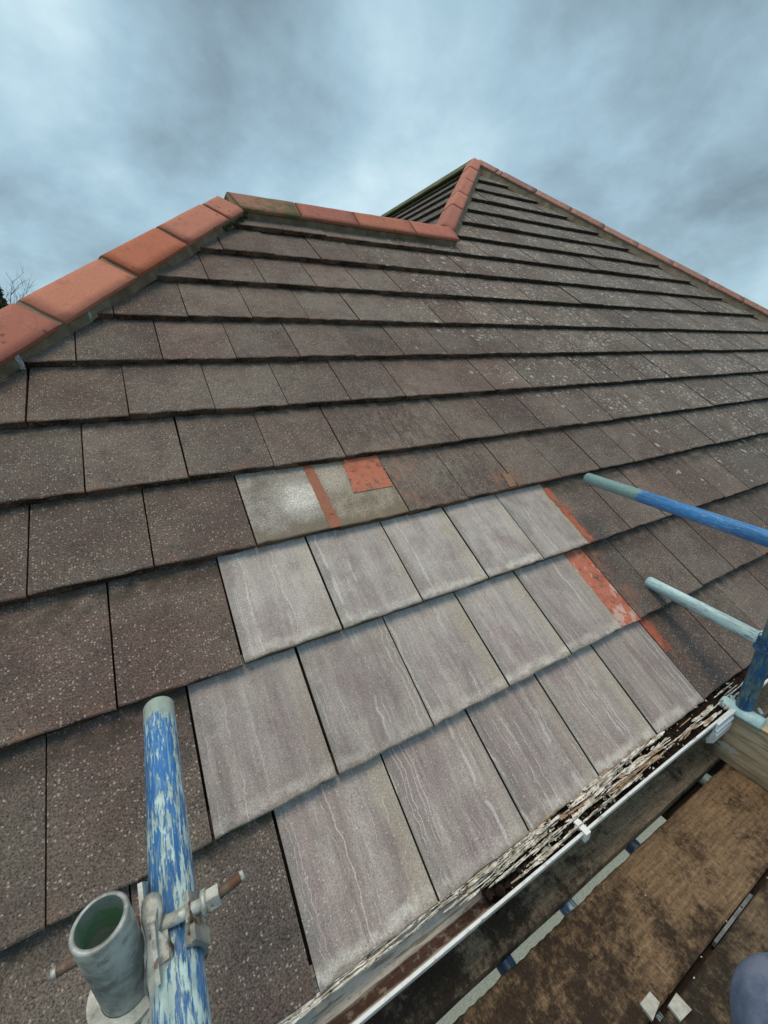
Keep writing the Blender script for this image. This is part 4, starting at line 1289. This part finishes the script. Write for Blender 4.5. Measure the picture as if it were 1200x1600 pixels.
add_box(bm, (-0.7715, -0.088, 0.588), 0.0045, 0.070, 0.075, (Vector((1, -0.05, 0)).normalized(), Vector((0, 0.85, 0.52)).normalized(), Vector((0.03, -0.52, 0.85)).normalized()))
bevel(bm, 0.0015, 1)
mobj('back_plate', bm_mesh(bm, 'back_plate'), [ZW], cp)
# band round the post, with riveted cheek
ec = Vector((-0.795, -0.120, 0.545))
bm = bmesh.new()
add_arc(bm, ec, (0, 0, 1), 0.0246, 0.0325, 0.040, 150, 345, 22, ref=(1, 0, 0))
add_arc(bm, ec + Vector((0, 0, 0.0185)), (0, 0, 1), 0.0246, 0.0360, 0.006, 150, 345, 22, ref=(1, 0, 0))
bevel(bm, 0.0010, 1)
mobj('band', bm_mesh(bm, 'band'), [ZW], cp)
bm = bmesh.new()
add_rod(bm, (-0.7785, -0.148, 0.545), (-0.7785, -0.1545, 0.5560), 0.0165, 18)
bevel(bm, 0.0015, 2)
mobj('cheek', bm_mesh(bm, 'cheek'), [ZW], cp)
bm = bmesh.new()
add_rod(bm, (-0.7785, -0.1540, 0.5555), (-0.7785, -0.1566, 0.5600), 0.0092, 14, r1=0.0062)
mobj('rivet', bm_mesh(bm, 'rivet'), [ZN], cp)
# bolt of the post band, passing behind the post
bm = bmesh.new()
add_rod(bm, (-0.8500, -0.0943, 0.600), (-0.772, -0.0895, 0.598), 0.0056, 12, ridges=20)
add_rod(bm, (-0.8545, -0.0946, 0.6001), (-0.8498, -0.0943, 0.600), 0.0045, 12, 1, 0.0055)
mobj('thread', bm_mesh(bm, 'thread'), [RUST, ZW], cp)

# coupler joining the lower right rail to the dark post
DKB = mat_zinc('dark blue painted coupler', (0.025, 0.11, 0.24), 0.1, 0.45, 0.0, 0.35)
PLB = mat_simple('pale blue painted fitting', (0.36, 0.56, 0.60), (0.50, 0.70, 0.72), 40, 0.45, 0.02, 0.25, 120)
cp2 = empty('scaffold_coupler', (0.97, -0.10, 0.21), 'blue coupler joining the pale lower rail to the dark blue post', 'coupler', 'scaffold couplers')
bm = bmesh.new()
add_arc(bm, (0.9625, -0.0985, 0.262), (0, 0, 1), 0.0247, 0.0305, 0.050, 0, 359.9, 26, ref=(1, 0, 0))
add_arc(bm, (0.9625, -0.0985, 0.241), (0, 0, 1), 0.0247, 0.0345, 0.008, 0, 359.9, 26, ref=(1, 0, 0))
mobj('band', bm_mesh(bm, 'band'), [DKB], cp2)
bm = bmesh.new()
add_arc(bm, (0.9905, -0.083, 0.250), (-0.139, -0.99, 0), 0.0247, 0.0305, 0.040, 60, 330, 20, ref=(1, 0, 0))
add_box(bm, (0.962, -0.088, 0.283), 0.026, 0.030, 0.012)
bevel(bm, 0.001, 1)
mobj('flap', bm_mesh(bm, 'flap'), [PLB], cp2)
bm = bmesh.new()
add_rod(bm, (0.948, -0.128, 0.264), (0.930, -0.132, 0.266), 0.006, 10)
add_rod(bm, (0.940, -0.130, 0.265), (0.932, -0.1315, 0.2658), 0.010, 6)
mobj('bolt', bm_mesh(bm, 'bolt'), [PLB], cp2)

# pale blue saddle under the post, lying along the toe board
sd_ = empty('post_saddle', (0.951, -0.105, -0.031), 'pale blue half round saddle on top of the toe board, under the dark blue post', 'scaffold fitting')
bm = bmesh.new()
seg = 16
rings = []
for i, (y, rr) in enumerate(((-0.040, 0.024), (-0.044, 0.0275), (-0.052, 0.0285), (-0.100, 0.0275), (-0.150, 0.0285), (-0.160, 0.0275), (-0.163, 0.024))):
    ring = [bm.verts.new((0.949 + rr * math.cos(q_), y, -0.031 + (rr * math.sin(q_) if q_ <= math.pi else 0))) for q_ in [math.pi * j / seg for j in range(seg + 1)]]
    rings.append(ring)
for a in range(len(rings) - 1):
    for j in range(seg):
        fc = bm.faces.new((rings[a][j], rings[a][j + 1], rings[a + 1][j + 1], rings[a + 1][j])); fc.smooth = True
    bm.faces.new((rings[a][0], rings[a + 1][0], rings[a + 1][-1], rings[a][-1]))
bm.faces.new(rings[0][::-1]); bm.faces.new(rings[-1])
mobj('shell', bm_mesh(bm, 'shell'), [PLB], sd_)
for px, py, pz in ((0.978, -0.060, -0.012), (0.985, -0.136, -0.006)):
    bm = bmesh.new()
    add_arc(bm, (px, py, pz), (0.3, -0.6, 0.74), 0.0045, 0.0105, 0.005, 0, 359.9, 16, ref=(1, 0, 0))
    mobj('lug', bm_mesh(bm, 'lug'), [PLB], sd_)

# ------------------------------------------------------------------ the photographer's knee
mt, k, b = material('faded denim', 0.95, 0.15)
p = k.pos()
wv = k.noise(k.v('MULTIPLY', p, (1, 1, 3)), 420, 2, 0.6)
c = k.mix(k.step(k.noise(p, 16, 4), 0.35, 0.65), (0.085, 0.125, 0.205), (0.19, 0.235, 0.33))
c = k.mul(c, k.m('ADD', k.m('MULTIPLY', wv, 0.7), 0.65))
finish(k, b, c, wv, 0.5, 0.002)
DENIM = mt
BOOT = mat_simple('brown leather', (0.06, 0.035, 0.02), (0.10, 0.06, 0.035), 20, 0.7)
me = bpy.data.meshes.new('person')
pts = [(0.30, -1.02, 0.36), (0.14, -0.78, 0.32), (0.045, -0.58, 0.275), (-0.006, -0.455, 0.245), (0.0, -0.470, 0.19), (0.02, -0.56, 0.04), (0.03, -0.64, -0.10), (0.032, -0.66, -0.17)]
rad = [0.098, 0.094, 0.084, 0.073, 0.070, 0.062, 0.056, 0.056]
me.from_pydata(pts, [(i, i + 1) for i in range(len(pts) - 1)], [])
per = bpy.data.objects.new('person', me)
COL.objects.link(per)
tag(per, 'person in faded blue denim, only one bent knee showing in the bottom right corner', 'person')
md = per.modifiers.new('skin', 'SKIN')
for i, r_ in enumerate(rad): me.skin_vertices[0].data[i].radius = (r_, r_)
me.skin_vertices[0].data[0].use_root = True
ms = per.modifiers.new('sub', 'SUBSURF'); ms.levels = 3; ms.render_levels = 3
tx = bpy.data.textures.new('folds', 'CLOUDS'); tx.noise_scale = 0.06
mdp = per.modifiers.new('folds', 'DISPLACE'); mdp.texture = tx; mdp.strength = 0.008; mdp.texture_coords = 'GLOBAL'
md.use_smooth_shade = True
me.materials.append(DENIM)
bm = bmesh.new()
blob_chain(bm, [((0.032, -0.70, -0.205), 0.030, 0.030, (1, 0, 0), (0, 0, 1)), ((0.032, -0.685, -0.200), 0.045, 0.045, (1, 0, 0), (0, 0, 1)), ((0.032, -0.63, -0.195), 0.050, 0.050, (1, 0, 0), (0, 0, 1)),
                ((0.030, -0.55, -0.208), 0.048, 0.038, (1, 0, 0), (0, 0, 1)), ((0.026, -0.47, -0.215), 0.046, 0.031, (1, 0, 0), (0, 0, 1)), ((0.024, -0.435, -0.218), 0.030, 0.022, (1, 0, 0), (0, 0, 1))])
mobj('boot', bm_mesh(bm, 'boot', True), [BOOT], per)

# ------------------------------------------------------------------ distant trees beyond the left hip
BARK = mat_simple('bare bark', (0.05, 0.045, 0.04), (0.09, 0.08, 0.07), 4, 0.95, 0.3, 0.3, 20)
NEEDLE = mat_simple('dark evergreen', (0.020, 0.035, 0.016), (0.045, 0.065, 0.03), 2, 0.9, 0.0, 0.3, 10)
def branch(bm_, p0, dr, L, r, depth, r_):
    p0 = Vector(p0)
    n = 3
    pts_ = [p0]
    dcur = dr.normalized()
    for i in range(n):
        dcur = (dcur + Vector((r_.uniform(-.18, .18), r_.uniform(-.18, .18), r_.uniform(-.05, .14)))).normalized()
        pts_.append(pts_[-1] + dcur * L / n)
    for i in range(n):
        add_rod(bm_, pts_[i], pts_[i + 1], r * (1 - 0.25 * i), 4 if depth > 1 else 6, 0, r * (1 - 0.25 * (i + 1)), caps=False)
    if depth >= 5: return
    for i in range(4 if depth < 3 else 3):
        t_ = r_.uniform(0.35, 1.0)
        idx = min(n - 1, int(t_ * n))
        q0 = pts_[idx].lerp(pts_[idx + 1], t_ * n - idx)
        q_ = r_.uniform(0, 6.283)
        sp_ = Vector((math.cos(q_), math.sin(q_), r_.uniform(0.1, 0.9)))
        branch(bm_, q0, dcur * 0.75 + sp_ * 0.75, L * r_.uniform(0.58, 0.76), r * 0.55, depth + 1, r_)
def bare_tree(x, y, h, seed, label):
    r_ = random.Random(seed)
    t_ = empty('bare_tree', (x, y, GROUND), label, 'tree', 'leafless trees beyond the house')
    bm_ = bmesh.new()
    add_rod(bm_, (x, y, GROUND), (x + 0.2, y, GROUND + h * 0.38), h * 0.016, 8, 0, h * 0.011)
    mobj('trunk', bm_mesh(bm_, 'trunk'), [BARK], t_)
    bm_ = bmesh.new()
    top = Vector((x + 0.2, y, GROUND + h * 0.38))
    for i in range(5):
        q_ = i * 1.257 + r_.uniform(-.3, .3)
        branch(bm_, top, Vector((math.cos(q_) * 0.55, math.sin(q_) * 0.55, 1.0)), h * 0.27, h * 0.0065, 1, r_)
    mobj('crown', bm_mesh(bm_, 'crown'), [BARK], t_)
bare_tree(-8.0, 38.8, 12.6, 5, 'large leafless tree on the skyline at the far left, behind the hip tiles')
bare_tree(-7.1, 44.5, 12.6, 9, 'smaller leafless tree just right of the large one, behind the hip tiles')
ct = empty('conifer', (-8.5, 38.0, GROUND), 'dark evergreen at the left picture edge beside the leafless trees', 'tree')
bm = bmesh.new()
add_rod(bm, (-8.5, 38.0, GROUND), (-8.5, 38.0, GROUND + 6), 0.22, 8, 0, 0.1)
mobj('trunk', bm_mesh(bm, 'trunk'), [BARK], ct)
bm = bmesh.new()
r_ = random.Random(3)
for i in range(2600):
    t_ = r_.random() ** 0.8
    hh = 1.0 + 10.3 * t_
    rr = (1.9 * (1 - t_) + 0.5) * math.sqrt(r_.random()) * (0.8 + 0.35 * mnoise.noise(Vector((t_ * 9, i % 7, 0))))
    q_ = r_.uniform(0, 6.283)
    c_ = Vector((-8.5 + rr * math.cos(q_), 38.0 + rr * math.sin(q_), GROUND + hh))
    a_ = Vector((r_.gauss(0, 1), r_.gauss(0, 1), r_.gauss(0, 1))).normalized() * r_.uniform(0.12, 0.3)
    b_ = a_.orthogonal().normalized() * r_.uniform(0.06, 0.14)
    bm.faces.new([bm.verts.new(c_ + z) for z in (a_, b_, -a_, -b_)])
mobj('crown', bm_mesh(bm, 'crown'), [NEEDLE], ct)
